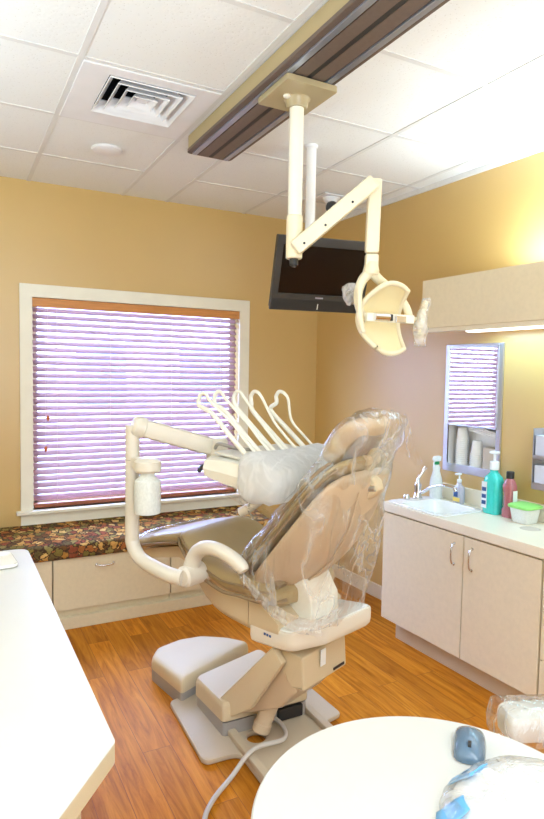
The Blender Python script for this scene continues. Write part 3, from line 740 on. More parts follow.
# reflector: a dish open towards the sitter with a rolled rim
b = MB(); rows = []; rimL = []; rimR = []; nn = 16
tl = math.radians(3)
def dish(a, v):   # a across -1..1, v up -1..1
    x = a*.110*math.sqrt(1-.52*v*v); z = .142*v*math.sqrt(1-.30*a*a)
    y = .085*(1-v*v)-.02
    # tip the face downwards, turn it towards +x a little
    yy = y*math.cos(tl)+z*math.sin(tl)*-1; zz = z*math.cos(tl)+y*math.sin(tl)
    q = M.Rotation(math.radians(4), 3, 'Z') @ V((x, yy, zz))
    return lc+q
for i in range(nn+1):
    v = -1+2*i/nn; rows.append([dish(-1+2*k/12, v) for k in range(13)])
b.loft(rows, caps=False, closed=False); obj('reflector', b, 'refl', t, 'warm yellow reflector dish', solid=.007)
per = [dish(-1, -1+2*i/nn) for i in range(nn+1)]+[dish(-1+2*k/12, 1) for k in range(1, 13)]+[dish(1, 1-2*i/nn) for i in range(1, nn+1)]+[dish(1-2*k/12, -1) for k in range(1, 12)]
b = MB(); rr = per+[per[0]]; b.tube(rr, .0105, 10, caps=False); obj('rim', b, 'ivory', t)
b = MB(); lm = lc+V((0, -.035, 0))
beam(b, lm+V((-.125, .02, .0)), lm+V((.10, .0, .0)), .016, .034, V((0, 1, 0)), .003); obj('bulb_bar', b, 'pole', t)
b = MB(); b.box(lm+V((-.0, -.014, -.017)), lm+V((.052, -.006, .010)), .003); obj('bulb_guard', b, 'chrome', t)
b = MB(); b.cyl(lm+V((-.10, .0, 0)), lm+V((-.035, -.01, 0)), .016, 14); obj('switch_barrel', b, 'chrome', t)
b = MB(); b.box(lm+V((-.034, -.018, -.013)), lm+V((-.02, -.006, .013)), .002); obj('switch', b, 'dark', t)
b = MB(); b.tube(catmull([V((-1.232, -2.28, 1.965)), V((-1.243, -2.30, 1.91)), V((-1.245, -2.31, 1.85)), V((-1.236, -2.32, 1.79))], 6), .0115, 12); obj('handle', b, 'ivory', t)
b = MB(); b.tube(catmull([V((-.95, -2.36, 1.93)), V((-.962, -2.36, 1.88)), V((-.972, -2.36, 1.83)), V((-.972, -2.36, 1.775))], 6), .012, 12); b.tube([V((-.995, -2.32, 1.856)), V((-.966, -2.357, 1.856))], .008, 10); obj('handle', b, 'ivory', t)
def baggy(name, path, rad, n, amp, lab, parent, m='film', seed=1, freq=14):
    b = MB(); P = catmull(path, 8); mm = len(P); rs = [rad[min(int(i/(mm)*len(rad)), len(rad)-1)] for i in range(mm)]
    b.tube(P, rs, n)
    for v in b.bm.verts:
        v.co += noise.noise_vector(v.co*freq+V((seed, seed*3, 0)))*amp
    return obj(name, b, m, parent, lab, angle=180)
baggy('handle_cover', [(-.946, -2.36, 1.938), (-.962, -2.36, 1.88), (-.972, -2.36, 1.82), (-.974, -2.36, 1.745)], [.021, .02, .023, .027, .022], 14, .012, 'crumpled clear plastic sleeve', t, 'filmmilk', 2, 30)
baggy('handle_cover', [(-1.245, -2.25, 1.975), (-1.215, -2.20, 1.955), (-1.18, -2.19, 1.92)], [.02, .036, .036, .02], 14, .016, 'pale blue crumpled plastic', t, 'filmmilk', 5, 26)

# television on its own pole
th, ta = -.186, .3456
wd = V((math.cos(th), math.sin(th), 0)); nh = V((math.sin(th), -math.cos(th), 0)); uz = V((0, 0, 1))*math.cos(ta)+nh*math.sin(ta); nf = wd.cross(uz)
TC = V((-.945, -1.53, 2.1476)); TVM = M(((wd.x, nf.x, uz.x, TC.x), (wd.y, nf.y, uz.y, TC.y), (wd.z, nf.z, uz.z, TC.z), (0, 0, 0, 1)))   # local y = front
t = thing('television', (-.972, -1.455, H), 'black television hanging from the ceiling on a white pole', 'television')
tw, thh = .268, .193
b = MB(); fr = .035
b.prism([(-tw, -thh), (tw, -thh), (tw, thh), (-tw, thh)], 0, .028, .004, [[(-tw+fr, -thh+.09), (tw-fr, -thh+.09), (tw-fr, thh-.045), (-tw+fr, thh-.045)]], TVM @ M(((1, 0, 0, 0), (0, 0, 1, 0), (0, 1, 0, 0), (0, 0, 0, 1)))); obj('bezel', b, 'tv', t)
b = MB(); b.box((-tw+.005, -.03, -thh+.005), (tw-.005, 0, thh-.005), .006, TVM); b.box((-tw+.08, -.06, -thh+.07), (tw-.08, -.03, thh-.07), .012, TVM); obj('back_housing', b, 'tv', t)
b = MB(); b.box((-tw+fr-.002, .002, -thh+.088), (tw-fr+.002, .014, thh-.043), 0, TVM); obj('screen', b, 'screen', t, 'dark switched off screen')
b = MB()
for k in range(10): b.box((-tw+.01, .026, -thh+.008+.0055*k), (tw-.01, .030, -thh+.0105+.0055*k), 0, TVM)
obj('speaker_grille', b, 'dark', t)
b = MB(); b.box((-.022, .027, -thh+.070), (.022, .0295, -thh+.078), 0, TVM); obj('maker_mark', b, 'rail', t)
b = MB(); b.box((-.005, .028, -thh+.012), (-.001, .032, -thh+.042), 0, TVM); obj('indicator', b, 'label', t)
pb = V((-.972, -1.455, 0))
b = MB(); b.cyl(pb+V((0, 0, 2.12)), pb+V((0, 0, H-.02)), .027, 20); obj('pole', b, 'vent', t)
b = MB(); b.lathe([(.0, 0), (.036, 0), (.036, -.01), (.029, -.018), (.0, -.018)], pb+V((0, 0, H-.001)), 20); obj('ceiling_flange', b, 'vent', t)
b = MB(); b.box((-.05, -.09, -.05), (.05, -.055, .05), .004, TVM); obj('bracket', b, 'dark', t)

# ================================================================== dental chair
chair = thing('dental_chair', CO, 'taupe vinyl dental chair with tan back shell in the middle of the room', 'dental chair', CA)
# floor plate, square to the room
b = MB()
plate = [(-1.645, -2.78), (-1.645, -2.085), (-1.79, -2.080), (-1.805, -2.05), (-1.785, -1.575), (-1.66, -1.54), (-1.25, -1.54), (-1.10, -1.60), (-1.09, -2.03), (-1.205, -2.055), (-1.205, -2.78)]
hole = [(-1.535+.042*math.cos(2*PI*k/20), -2.02+.042*math.sin(2*PI*k/20)) for k in range(20)]
b.prism(roundpoly(plate, [.02, .05, .05, .02, .04, .02, .02, .04, .03, .05, .02], 5), .002, .026, .008, [hole]); obj('base_plate', b, 'grey', chair)
for x0, x1 in ((-1.645, -1.605), (-1.245, -1.205)):
    b = MB(); b.box((x0, -2.78, .02), (x1, -1.75, .052), .010); obj('base_rail', b, 'grey', chair)
b = MB(); b.box((-1.60, -1.93, .026), (-1.25, -1.78, .10), .012); obj('base_block', b, 'grey', chair)
# pump covers
foot = [(-1.735, -1.612), (-1.792, -1.30), (-1.74, -1.215), (-1.60, -1.165), (-1.46, -1.175), (-1.33, -1.26), (-1.245, -1.365)]
fr_ = [.016, .05, .07, .1, .1, .06, .03]
def scaled(P, k):
    c = sum((V((p[0], p[1])) for p in P), V((0, 0)))/len(P); return [c+(V((p[0], p[1]))-c)*k for p in P]
FP = roundpoly(foot, fr_, 6)
b = MB(); b.prism(scaled(FP, .992), .002, .066, .003); obj('foot_cover_plinth', b, 'greyd', chair)
b = MB(); b.loft([[V((p.x, p.y, z)) for p in scaled(FP, k)] for k, z in ((.985, .062), (1.0, .067), (1.0, .098), (.985, .116), (.95, .127), (.88, .133), (.7, .137), (.3, .138))]); obj('foot_cover', b, 'cream', chair)
pump = [(-1.672, -1.965), (-1.685, -1.645), (-1.25, -1.485), (-1.235, -1.965)]
PP = roundpoly(pump, [.02, .05, .03, .02], 6)
b = MB(); b.prism(scaled(PP, .975), .024, .085, .003); obj('pump_cover_plinth', b, 'greyd', chair)
b = MB(); b.loft([[V((p.x, p.y, z+(p.y+1.8)*-.06)) for p in scaled(PP, k)] for k, z in ((.98, .082), (1.0, .086), (1.0, .14), (.985, .156), (.95, .166), (.8, .170), (.3, .171))]); obj('pump_cover', b, 'cream', chair)

def chbox(mb, s0, s1, t0, t1, z0, z1, bev=0): mb.box((s0, t0, z0), (s1, t1, z1), bev, CH); return mb
def plate_st(prof, t0, t1, bev, m, name, label=None, r=.01):
    """profile in (s, z) pushed through t0..t1"""
    P = roundpoly(prof, r, 4)
    b = MB(); xf = CH @ M(((1, 0, 0, 0), (0, 0, 1, 0), (0, 1, 0, 0), (0, 0, 0, 1)))
    b.prism(P, t0, t1, bev, xf=xf); return obj(name, b, m, chair, label)
# lift arm
plate_st([(.20, .10), (.12, .19), (-.165, .50), (-.215, .44), (-.05, .19), (.08, .10)], .17, .205, .008, 'cream', 'lift_arm_cover')
plate_st([(.20, .10), (.12, .185), (-.165, .49), (-.215, .43), (-.05, .19), (.08, .10)], -.165, -.135, .008, 'cream', 'lift_arm_cover')
plate_st([(.10, .17), (-.16, .44), (-.27, .33), (-.18, .225), (-.08, .175), (.04, .115)], -.13, .165, .015, 'shell', 'lift_arm', r=.02)
plate_st([(-.16, .46), (-.19, .49), (-.29, .475), (-.30, .34), (-.22, .325), (-.17, .40)], -.15, .165, .012, 'cream', 'upper_housing')
b = MB(); b.cyl(ch(-.09, .085, .25), ch(-.055, .13, .095), .042, 20, r2=.036); b.cyl(ch(-.057, .127, .105), ch(-.051, .137, .065), .04, 20, bev=.004); obj('lift_cylinder', b, 'shell', chair)
b = MB()
b.tube(catmull([ch(.09, .15, .06), ch(.06, .145, .10), ch(.07, .15, .15)], 5), .007, 8); obj('air_line', b, 'dark', chair)
b = MB(); b.box((-1.40, -1.975, .03), (-1.27, -1.93, .085), .004); obj('valve_box', b, 'dark', chair)
# upper casting under the seat
def casting(s0, s1, n=13):
    rings = []
    low = [(.40, .745), (.354, .69), (.32, .63), (.26, .585), (.187, .556), (.09, .537), (0, .526), (-.10, .52), (-.20, .517), (-.26, .52)]
    top = [(.40, .80), (.36, .80), (.31, .77), (.18, .715), (.06, .692), (-.09, .692), (-.22, .60), (-.30, .58)]
    def ip(tab, s):
        tab = sorted(tab)
        for (a, za), (c, zc) in zip(tab, tab[1:]):
            if a <= s <= c: return za+(zc-za)*(s-a)/(c-a)
        return tab[0][1] if s < tab[0][0] else tab[-1][1]
    for i in range(n):
        s = s0+(s1-s0)*i/(n-1); zl, zt = ip(low, s), ip(top, s)
        w = .225-.06*max(0, (s-.1)/.3)**1.5
        ring = [V((s, t, z)) for t, z in [(-w, zt), (-w, zl+.05), (-w+.02, zl+.018), (-w+.06, zl), (w-.06, zl), (w-.02, zl+.018), (w, zl+.05), (w, zt)]]
        rings.append([CH @ q for q in ring])
    b = MB(); b.loft(rings); return b
obj('seat_casting', casting(.40, -.045), 'cream', chair)
obj('rear_casting', casting(-.049, -.21, 5), 'cream', chair)
# rear shelf of the casting
b = MB()
sh_ = roundpoly([(-.05, .225), (-.05, -.225), (-.30, -.235), (-.40, -.20), (-.36, .10), (-.27, .225)], [.02, .02, .04, .05, .06, .05], 5)
b.loft([[CH @ V((p.x, p.y, z+max(0, -p.x-.2)*.22)) for p in scaled(sh_, k)] for k, z in ((.93, .495), (.985, .505), (1.0, .525), (1.0, .562), (.985, .572), (.95, .576))]); obj('rear_shelf', b, 'unit', chair)
b = MB(); b.loft([[CH @ V((p.x, p.y, z+max(0, -p.x-.2)*.22)) for p in scaled(sh_, k)] for k, z in ((.95, .572), (.95, .579), (.93, .581))]); obj('lit_shelf_top', b, 'sink', chair, 'shelf top painted white for the light from above')  # whiter sheet added on the shelf, painted for light falling from above
b = MB(); q0 = ch(-.14, .226, .555)
for k in range(3): chbox(b, -.135-.014*k, -.145-.014*k, .224, .2265, .548-.001*k, .558-.001*k)
obj('maker_mark', b, 'navy', chair)
b = MB(); chbox(b, -.300, -.304, .02, .055, .405, .475, .001); obj('white_tag', b, 'label', chair)
b = MB(); chbox(b, -.302, -.306, -.12, -.04, .355, .366, .001); obj('grip_slot', b, 'dark', chair)

# seat cushion
def cushion(stations, n=36, p=3.2):
    """stations: s, half width, z bottom at edge, z top at edge, dish (centre lower)"""
    rings = []
    for s, w, zb, zt, dsh in stations:
        r = []
        for q in se_ring((0, 0), (1, 0), (0, 1), w, (zt-zb)/2, n, p) if False else [None]: pass
        for k in range(n):
            a = 2*PI*k/n; ca, sa = math.cos(a), math.sin(a)
            t = w*math.copysign(abs(ca)**(2/p), ca); zz = (zb+zt)/2+(zt-zb)/2*math.copysign(abs(sa)**(2/2.4), sa)
            if sa > 0: zz -= dsh*(1-(t/w)**2)
            r.append(CH @ V((s, t, zz)))
        rings.append(r)
    b = MB(); b.loft(rings); return b
seat = [(-.205, .10, .67, .71, 0), (-.20, .16, .662, .722, 0), (-.185, .21, .658, .735, 0), (-.15, .245, .658, .76, .005), (-.08, .264, .664, .80, .03), (-.03, .27, .667, .825, .04), (.06, .27, .662, .82, .04), (.16, .268, .685, .84, .035), (.25, .26, .72, .87, .03), (.31, .252, .755, .895, .02), (.36, .24, .79, .905, .015), (.40, .215, .815, .90, .01), (.415, .17, .83, .885, 0)]
seat_o = obj('seat', cushion(seat), 'vinyl', chair)
def edge_line(st, zoff, grow=.003, s_lo=-9, s_hi=9):
    return [ch(s, w+grow, zb+zoff) for s, w, zb, zt, d in st if s_lo < s < s_hi]
b = MB(); b.tube(catmull(edge_line(seat[1:-1], .032), 5), .008, 8); obj('piping', b, 'pipe', seat_o)
b = MB(); b.tube(catmull(edge_line(seat[2:-2], .075, .001), 5), .005, 8); obj('piping', b, 'pipe', seat_o)
# leg rest
leg = [(.36, .205, .80, .875, .0), (.40, .225, .795, .895, .008), (.50, .225, .775, .875, .012), (.62, .215, .745, .84, .012), (.74, .20, .71, .80, .01), (.82, .18, .69, .77, .008), (.86, .158, .675, .75, .006), (.888, .13, .668, .728, .003), (.905, .095, .666, .712, 0), (.912, .05, .67, .70, 0)]
leg_o = obj('leg_rest', cushion(leg), 'vinyl', chair)
b = MB(); b.tube(catmull(edge_line(leg[1:-1], .03), 5), .006, 8); obj('piping', b, 'pipe', leg_o)
b = MB(); chbox(b, .36, .80, -.15, .15, .60, .64, .01)
b = MB(); rings = []
for s, w, zb, zt in ((.30, .16, .70, .80), (.45, .17, .735, .79), (.7, .15, .675, .725), (.84, .11, .655, .70)): rings.append([ch(s, w, zb), ch(s, w, zt), ch(s, -w, zt), ch(s, -w, zb)])
b.loft(rings); obj('leg_rest_pan', b, 'cream', chair)
# backrest: along the recline direction
Bo = V((.0, 0, .80)); Bd = V((-.645, 0, .764)).normalized(); Bn = V((-Bd.z, 0, Bd.x))  # Bn points to the rear-down side
def bk(v, t, n): return CH @ (Bo+Bd*v+Bn*n+V((0, t, 0)))
def backslab(st, p=3.0, n=40):
    rings = []
    for v, w, n0, n1, cr in st:
        r = []
        for k in range(n):
            a = 2*PI*k/n; ca, sa = math.cos(a), math.sin(a)
            t = w*math.copysign(abs(ca)**(2/p), ca); nn_ = (n0+n1)/2+(n1-n0)/2*math.copysign(abs(sa)**(2/2.2), sa)
            nn_ += cr*(1-(t/max(w, .01))**2)*(1 if sa > 0 else .3)
            r.append(bk(v, t, nn_))
        rings.append(r)
    b = MB(); b.loft(rings); return b
bc = [(.0, .17, .02, .05, 0), (.015, .21, .006, .058, 0), (.05, .24, -.002, .060, .0), (.12, .256, -.004, .060, .0), (.25, .264, -.004, .060, 0), (.4, .266, -.002, .060, 0), (.52, .26, .0, .060, 0), (.60, .24, .005, .060, 0), (.65, .195, .012, .058, 0), (.675, .12, .025, .05, 0)]
back_o = obj('backrest', backslab(bc), 'vinyl', chair)
for zz in (.012, .05):
    b = MB(); pts = [bk(v, w+.002, zz) for v, w, *_ in bc[1:-1]]; b.tube(catmull(pts, 5), .007, 8); obj('piping', b, 'pipe', back_o)
bs = [(-.085, .05, .10, .112, .0), (-.078, .10, .088, .116, .01), (-.055, .15, .074, .118, .02), (-.02, .20, .062, .118, .035), (.02, .23, .054, .116, .055), (.08, .25, .05, .114, .085), (.16, .256, .05, .112, .105), (.26, .258, .05, .110, .115), (.38, .258, .05, .108, .105), (.46, .256, .05, .106, .085), (.53, .25, .05, .103, .055), (.585, .23, .052, .10, .03), (.62, .19, .058, .098, .012), (.635, .13, .066, .09, 0)]
shell_o = obj('back_shell', backslab(bs, 4.5), 'shell', chair)
b = MB(); P = []
for v, w, n0, n1, cr in bs[4:-2]: P.append(bk(v, .05+.02*(v > .3), n1+cr*.95+.001))
b.tube(catmull(P, 4), .004, 6); obj('shell_ridge', b, 'shell', shell_o)
b = MB(); b.loft([[bk(.075+.022*math.cos(2*PI*k/18), .165+.03*math.sin(2*PI*k/18), n_) for k in range(18)] for n_ in (.12, .172)]); obj('hinge_cap', b, 'pipe', shell_o, 'dark hinge cap')
# white hinge block between shelf and backrest
plate_st([(-.10, .575), (-.12, .70), (-.10, .82), (-.20, .80), (-.275, .68), (-.28, .585)], -.11, .09, .015, 'tube', 'back_hinge', r=.02)
# headrest
Ho = V((-.335, 0, 1.285)); Hd = V((-.60, 0, .80)).normalized(); Hn = V((-Hd.z, 0, Hd.x))
def hd(v, t, n): return CH @ (Ho+Hd*v+Hn*n+V((0, t, 0)))
rings = []
for v, w, n0, n1 in ((-.01, .08, .02, .05), (.0, .115, .0, .065), (.03, .138, -.012, .075), (.08, .148, -.014, .078), (.14, .150, -.008, .08), (.185, .142, .004, .082), (.215, .122, .02, .082), (.23, .085, .038, .075), (.234, .05, .05, .066)):
    r = []
    for k in range(36):
        a = 2*PI*k/36; ca, sa = math.cos(a), math.sin(a); t = w*math.copysign(abs(ca)**(2/2.8), ca)
        nn_ = (n0+n1)/2+(n1-n0)/2*math.copysign(abs(sa)**(2/2.2), sa)-.03*(t/w)**2
        r.append(hd(v, t, nn_))
    rings.append(r)
b = MB(); b.loft(rings); hr = obj('headrest', b, 'shell', chair, 'tan padded headrest')
b = MB(); rings = []
for v, w in ((.02, .085), (.03, .105), (.10, .115), (.165, .10), (.185, .085)): rings.append([hd(v, w*math.cos(2*PI*k/20), .082+.006*math.sin(2*PI*k/20)-.02*math.cos(2*PI*k/20)**2) for k in range(20)])
b.loft(rings); obj('headrest_plate', b, 'greyd', hr, 'pale grey back plate')
b = MB(); b.tube(catmull([bk(.50, -.03, .10), bk(.60, -.03, .13), hd(.0, -.03, .115), hd(.06, -.03, .11), hd(.12, -.03, .098)], 5), [.03, .03, .028, .024, .02], 14, sq=4); obj('headrest_bar', b, 'cream', chair)
b = MB(); b.cyl(hd(.075, -.075, .105), hd(.075, .02, .105), .022, 18, bev=.004); obj('headrest_knob', b, 'cream', chair)
b = MB(); b.cyl(bk(.585, -.055, .125), bk(.61, -.055, .145), .012, 12); b.cyl(bk(.585, -.005, .125), bk(.61, -.005, .145), .012, 12); obj('release_buttons', b, 'steel', chair)
# arm rest on the near side, the far one the same
for sg, s_ in ((1, 0), (-1, 0)):
    b = MB(); tt = sg*.315
    b.tube(catmull([ch(.20, tt, .735), ch(.205, tt, .785), ch(.175, tt, .845), ch(.11, tt+sg*.01, .882), ch(.03, tt+sg*.012, .888), ch(-.04, tt+sg*.008, .870), ch(-.085, tt, .842), ch(-.10, tt, .826)], 6), [.038, .036, .033, .031, .030, .030, .029, .022], 16)
    ar = obj('armrest', b, 'unit', chair)
    b = MB(); b.cyl(ch(.20, sg*.20, .745), ch(.20, sg*.375, .745), .046, 24, bev=.01); obj('arm_pivot', b, 'unit', ar)
# umbilical hose from the base to the left
b = MB(); b.tube(catmull([ch(-.01, .02, .10), V((-1.44, -1.93, .07)), V((-1.41, -2.03, .05)), V((-1.46, -2.13, .055)), V((-1.62, -2.165, .075)), V((-1.74, -2.21, .02)), V((-1.86, -2.30, .016)), V((-1.93, -2.40, .016)), V((-2.0, -2.62, .016)), V((-2.15, -2.9, .016))], 8), .0095, 12); obj('hose', b, 'hose', chair)

# ================================================================== delivery unit
du = thing('delivery_unit', ch(.20, .40, .72), 'cream dental delivery unit with handpiece hoses over the chair', 'delivery unit', CA)
b = MB(); pz = [ch(.20, .375, .745), ch(.26, .40, .752), ch(.38, .415, .775), ch(.44, .42, .80), ch(.480, .42, .85), ch(.484, .42, .93), ch(.484, .42, 1.38)]
b.tube(catmull(pz, 6), [.033, .033, .032, .031, .031, .031, .031, .031], 18); obj('support_post', b, 'unit', du)
b = MB(); b.cyl(ch(.484, .42, 1.225), ch(.484, .42, 1.227), .0318, 18); obj('post_joint', b, 'greyd', du)
E1, E2 = ch(.455, .39, 1.368), ch(.30, .10, 1.272)
b = MB(); b.cyl(E1+(E2-E1).normalized()*-.045, E1+(E2-E1).normalized()*.02, .046, 20, bev=.012)
beam(b, E1, E2, .082, .085, (0, 0, 1), .025); obj('flex_arm', b, 'unit', du)
b = MB(); b.lathe([(.0, -.055), (.045, -.055), (.05, -.045), (.05, .035), (.04, .05), (.0, .052)], ch(.29, .085, 1.265), 22); obj('tray_knuckle', b, 'unit', du)
# water bottle hanging from its cap
wb = ch(.378, .42, .028)
b = MB(); b.lathe([(.0, 1.215), (.04, 1.213), (.058, 1.20), (.06, 1.165), (.052, 1.155), (.0, 1.155)], wb, 24); beam(b, ch(.475, .42, 1.216), ch(.40, .42, 1.216), .05, .05, (0, 0, 1), .01); bt = obj('bottle_cap', b, 'unit', du)
b = MB(); b.lathe([(.0, 1.156), (.032, 1.156), (.032, 1.14), (.04, 1.13), (.055, 1.118), (.058, 1.10), (.058, .985), (.055, .975), (.0, .972)], wb, 24); obj('water_bottle', b, 'bottle', du, 'white water bottle')
# tray head
trs = [(.30, 1.168, 1.222), (.285, 1.165, 1.235), (.2, 1.15, 1.252), (.08, 1.13, 1.26), (-.05, 1.118, 1.25), (-.12, 1.115, 1.232), (-.145, 1.125, 1.215)]
rings = []
for s, z0, z1 in trs:
    w = .265*(1-.45*max(0, (s-.18)/.12)**2) if s > .18 else .265
    rings.append([ch(s, t, z) for t, z in [(w-.05, z0), (w-.012, z0+.018), (w, (z0+z1)/2), (w-.012, z1-.015), (w-.05, z1), (-w+.05, z1), (-w+.012, z1-.015), (-w, (z0+z1)/2), (-w+.012, z0+.018), (-w+.05, z0)]])
b = MB(); b.loft(rings); obj('tray_head', b, 'tube', du, angle=25)
b = MB(); chbox(b, .255, .285, .165, .185, 1.187, 1.205, .004)
b.tube([ch(.272, .2, 1.195), ch(.22, .262, 1.190)], .010, 8); obj('grip_slot', b, 'dark', du)
b = MB(); b.box((-.20, -.235, 0), (.10, .235, .014), .005, CH @ M.Translation((.06, 0, 1.258)) @ M.Rotation(math.radians(-4), 4, 'Y')); obj('tray_mat', b, 'white', du)
b = MB(); b.tube(catmull([ch(.06, .16, 1.015), ch(.0, .16, 1.05), ch(-.05, .16, 1.085), ch(-.08, .16, 1.12)], 5), [.022, .02, .018, .018], 12); obj('brake_handle', b, 'unit', du)
# handpiece hoses: a thick whip arm rising to a bend and the thin hose falling back
for tt, ap, zb in ((.22, .247, 1.0), (.13, .240, 1.0), (.04, .205, 1.0), (-.05, .180, 1.0), (-.18, .134, 1.0)):
    za = 1.532 if tt < .2 else 1.525
    b = MB()
    b.tube(catmull([ch(-.05, tt, 1.252), ch(.08, tt, 1.352), ch(.19, tt, 1.44), ch(ap+.022, tt, za-.055), ch(ap+.024, tt, za-.022), ch(ap+.005, tt, za), ch(ap-.022, tt, za-.004)], 7), [.0115, .0115, .011, .0105, .0095, .009, .008], 10)
    w_ = obj('whip_arm', b, 'tube', du)
    b = MB()
    b.tube(catmull([ch(ap-.022, tt, za-.004), ch(ap-.05, tt, za-.035), ch(.07, tt-.01, 1.40), ch(-.0, tt-.015, 1.332), ch(-.075, tt-.015, 1.272)], 7), [.008, .0065, .006, .006], 8); obj('handpiece_hose', b, 'tube', w_)
    b = MB(); b.cyl(ch(-.065, tt-.015, 1.275), ch(-.145, tt-.015, 1.243), .011, 12, r2=.007); obj('handpiece', b, 'steel', du)
b = MB(); b.tube(catmull([ch(.27, .12, 1.27), ch(.2, .16, 1.30), ch(.12, .13, 1.285), ch(.05, .05, 1.275)], 6), .008, 8); obj('supply_hose', b, 'greyd', du)
b = MB(); b.lathe([(.0, 0), (.05, 0), (.052, .02), (.045, .038), (.02, .048), (0, .049)], ch(-.13, -.19, 1.235), 20); obj('cup_holder', b, 'white', du)

# ================================================================== plastic covers
def crumple(b, amp, freq, seed=0):
    for v in b.bm.verts: v.co += noise.noise_vector(v.co*freq+V((seed, 0, seed)))*amp
# bag over backrest and headrest: rings from hem to crown, each given by front and rear points
bag = [((.03, .785), (-.375, .600), .285), ((.035, .83), (-.38, .64), .29), ((-.0, .90), (-.40, .70), .29), ((-.07, .98), (-.42, .82), .288), ((-.16, 1.08), (-.44, .96), .286), ((-.25, 1.18), (-.455, 1.10), .278), ((-.31, 1.26), (-.475, 1.20), .25), ((-.345, 1.33), (-.515, 1.28), .20), ((-.385, 1.40), (-.56, 1.36), .175), ((-.43, 1.455), (-.58, 1.43), .16), ((-.47, 1.485), (-.57, 1.475), .10)]
def bagring(fr, bk_, w, n=64):
    r = []
    for k in range(n):
        a = 2*PI*k/n; ca, sa = math.cos(a), math.sin(a)
        q = (1-math.copysign(abs(ca)**(2/3.2), ca))/2
        s = fr[0]+(bk_[0]-fr[0])*q; z = fr[1]+(bk_[1]-fr[1])*q
        r.append(ch(s, w*math.copysign(abs(sa)**(2/3.0), sa), z))
    return r
def dense(tab, m):
    out = []
    P = catmull([(a[0], a[1], w) for a, c, w in tab], m); Q = catmull([(c[0], c[1], 0) for a, c, w in tab], m)
    return [((p.x, p.y), (q.x, q.y), p.z) for p, q in zip(P, Q)]
b = MB(); b.loft([bagring(*r) for r in dense(bag, 5)], caps=False); b.bm.verts.ensure_lookup_table(); b.bm.faces.new(b.bm.verts[-64:])
crumple(b, .016, 9, 3); crumple(b, .007, 26, 8)
obj('chair_cover', b, 'film', chair, 'clear plastic bag pulled over the chair backrest and headrest', angle=180)
# loose flap of film trailing from the headrest
b = MB(); rows = []
for i in range(9):
    f = i/8
    a0_ = ch(-.52, -.05, 1.475)*(1-f)+ch(-.50, -.17, 1.30)*f; a1_ = ch(-.575, -.10, 1.46)*(1-f)+ch(-.565, -.30, 1.235)*f
    rows.append([a0_*(1-k/6)+a1_*(k/6)+V((0, 0, .012*math.sin(k*1.3+i*.7))) for k in range(7)])
b.loft(rows, caps=False, closed=False); crumple(b, .008, 22, 4); obj('plastic_flap', b, 'film', chair, 'loose corner of clear plastic hanging at the back of the headrest', angle=180)
# gathered band where the bag meets the seat
b = MB(); rows = []
path = catmull([ch(.04, .283, .868), ch(-.04, .293, .835), ch(-.14, .292, .77), ch(-.23, .278, .715), ch(-.31, .235, .675), ch(-.37, .15, .655)], 7)
for k in range(9):
    rows.append([q+V((0, 0, -.006*k*(.6+.9*i_/len(path))))+(CO-q).normalized()*(-.004*math.sin(k*2.3)) for i_, q in enumerate(path)])
b.loft(rows, caps=False, closed=False); crumple(b, .006, 26, 1)
obj('plastic_band', b, 'filmmilk', chair, 'gathered band of plastic film round the base of the backrest', angle=180)
# toe sleeve
st = [(s, w+.012, zb-.010, zt+.009, d*.3) for s, w, zb, zt, d in leg]
b = cushion(st[3:], 44); crumple(b, .006, 18, 2); obj('toe_cover', b, 'filmtoe', chair, 'clear plastic sleeve over the toe end of the leg rest', angle=180)
# bag over the instrument end of the tray
b = MB(); rings = []
for s, z0, z1, w in ((-.02, 1.125, 1.262, .272), (-.03, 1.108, 1.278, .28), (-.06, 1.094, 1.292, .288), (-.10, 1.088, 1.292, .288), (-.15, 1.09, 1.278, .282), (-.20, 1.10, 1.255, .272), (-.225, 1.125, 1.228, .255)):
    rings.append([ch(s, q.x, q.y) for q in [V((x, y)) for x, y in [(c.x, c.y) for c in roundpoly([(-w, z0), (w, z0), (w, z1), (-w, z1)], .05, 8)]]])
b.loft(rings); 
bmesh.ops.subdivide_edges(b.bm, edges=b.bm.edges[:], cuts=1, use_grid_fill=True)
crumple(b, .012, 16, 5); crumple(b, .006, 34, 6); obj('tray_cover', b, 'filmwhite', du, 'crumpled plastic bag over the instrument end of the delivery tray', angle=180)
# film hanging under the tray
b = MB(); rows = []
for i in range(8):
    f = i/7; rows.append([ch(.10-.22*(k/7)+.03*math.sin(i), .20-.05*f+.012*math.sin(k*1.7+i), 1.115-.13*f*(1-.35*abs(k/7-.4))) for k in range(8)])
b.loft(rows, caps=False, closed=False); crumple(b, .012, 18, 9); obj('plastic_flap', b, 'film', du, 'clear plastic hanging below the delivery tray above the seat', angle=180)

# ================================================================== foreground
# left counter with clipped corner
LT = .90
poly = [(-2.437, -1.735), (-2.428, -3.17), (-2.715, -3.53), (-3.6, -3.52), (-3.6, -1.70)]
t = thing('left_counter', (-3.0, -2.6, 0), 'white topped cream cabinet counter in the left foreground', 'counter')
b = MB(); b.prism(roundpoly(poly, [.05, .028, .05, .02, .02], 6), LT-.0035, LT, .0015); obj('worktop', b, 'white', t)
b = MB(); b.prism(roundpoly(poly, [.05, .028, .05, .02, .02], 6), LT-.045, LT-.0036, .003); obj('edge_band', b, 'edge', t, 'cream front edge')
poly2 = [(-2.49, -1.79), (-2.49, -3.15), (-2.74, -3.47), (-3.58, -3.47), (-3.58, -1.76)]
b = MB(); b.prism(poly2, .10, LT-.046); b.prism(scaled(poly2, .94), 0, .10); obj('cabinet', b, 'lam', t)
b = MB()
to = [(-2.78, -1.83), (-2.505, -1.80), (-2.49, -1.98), (-2.78, -2.0)]
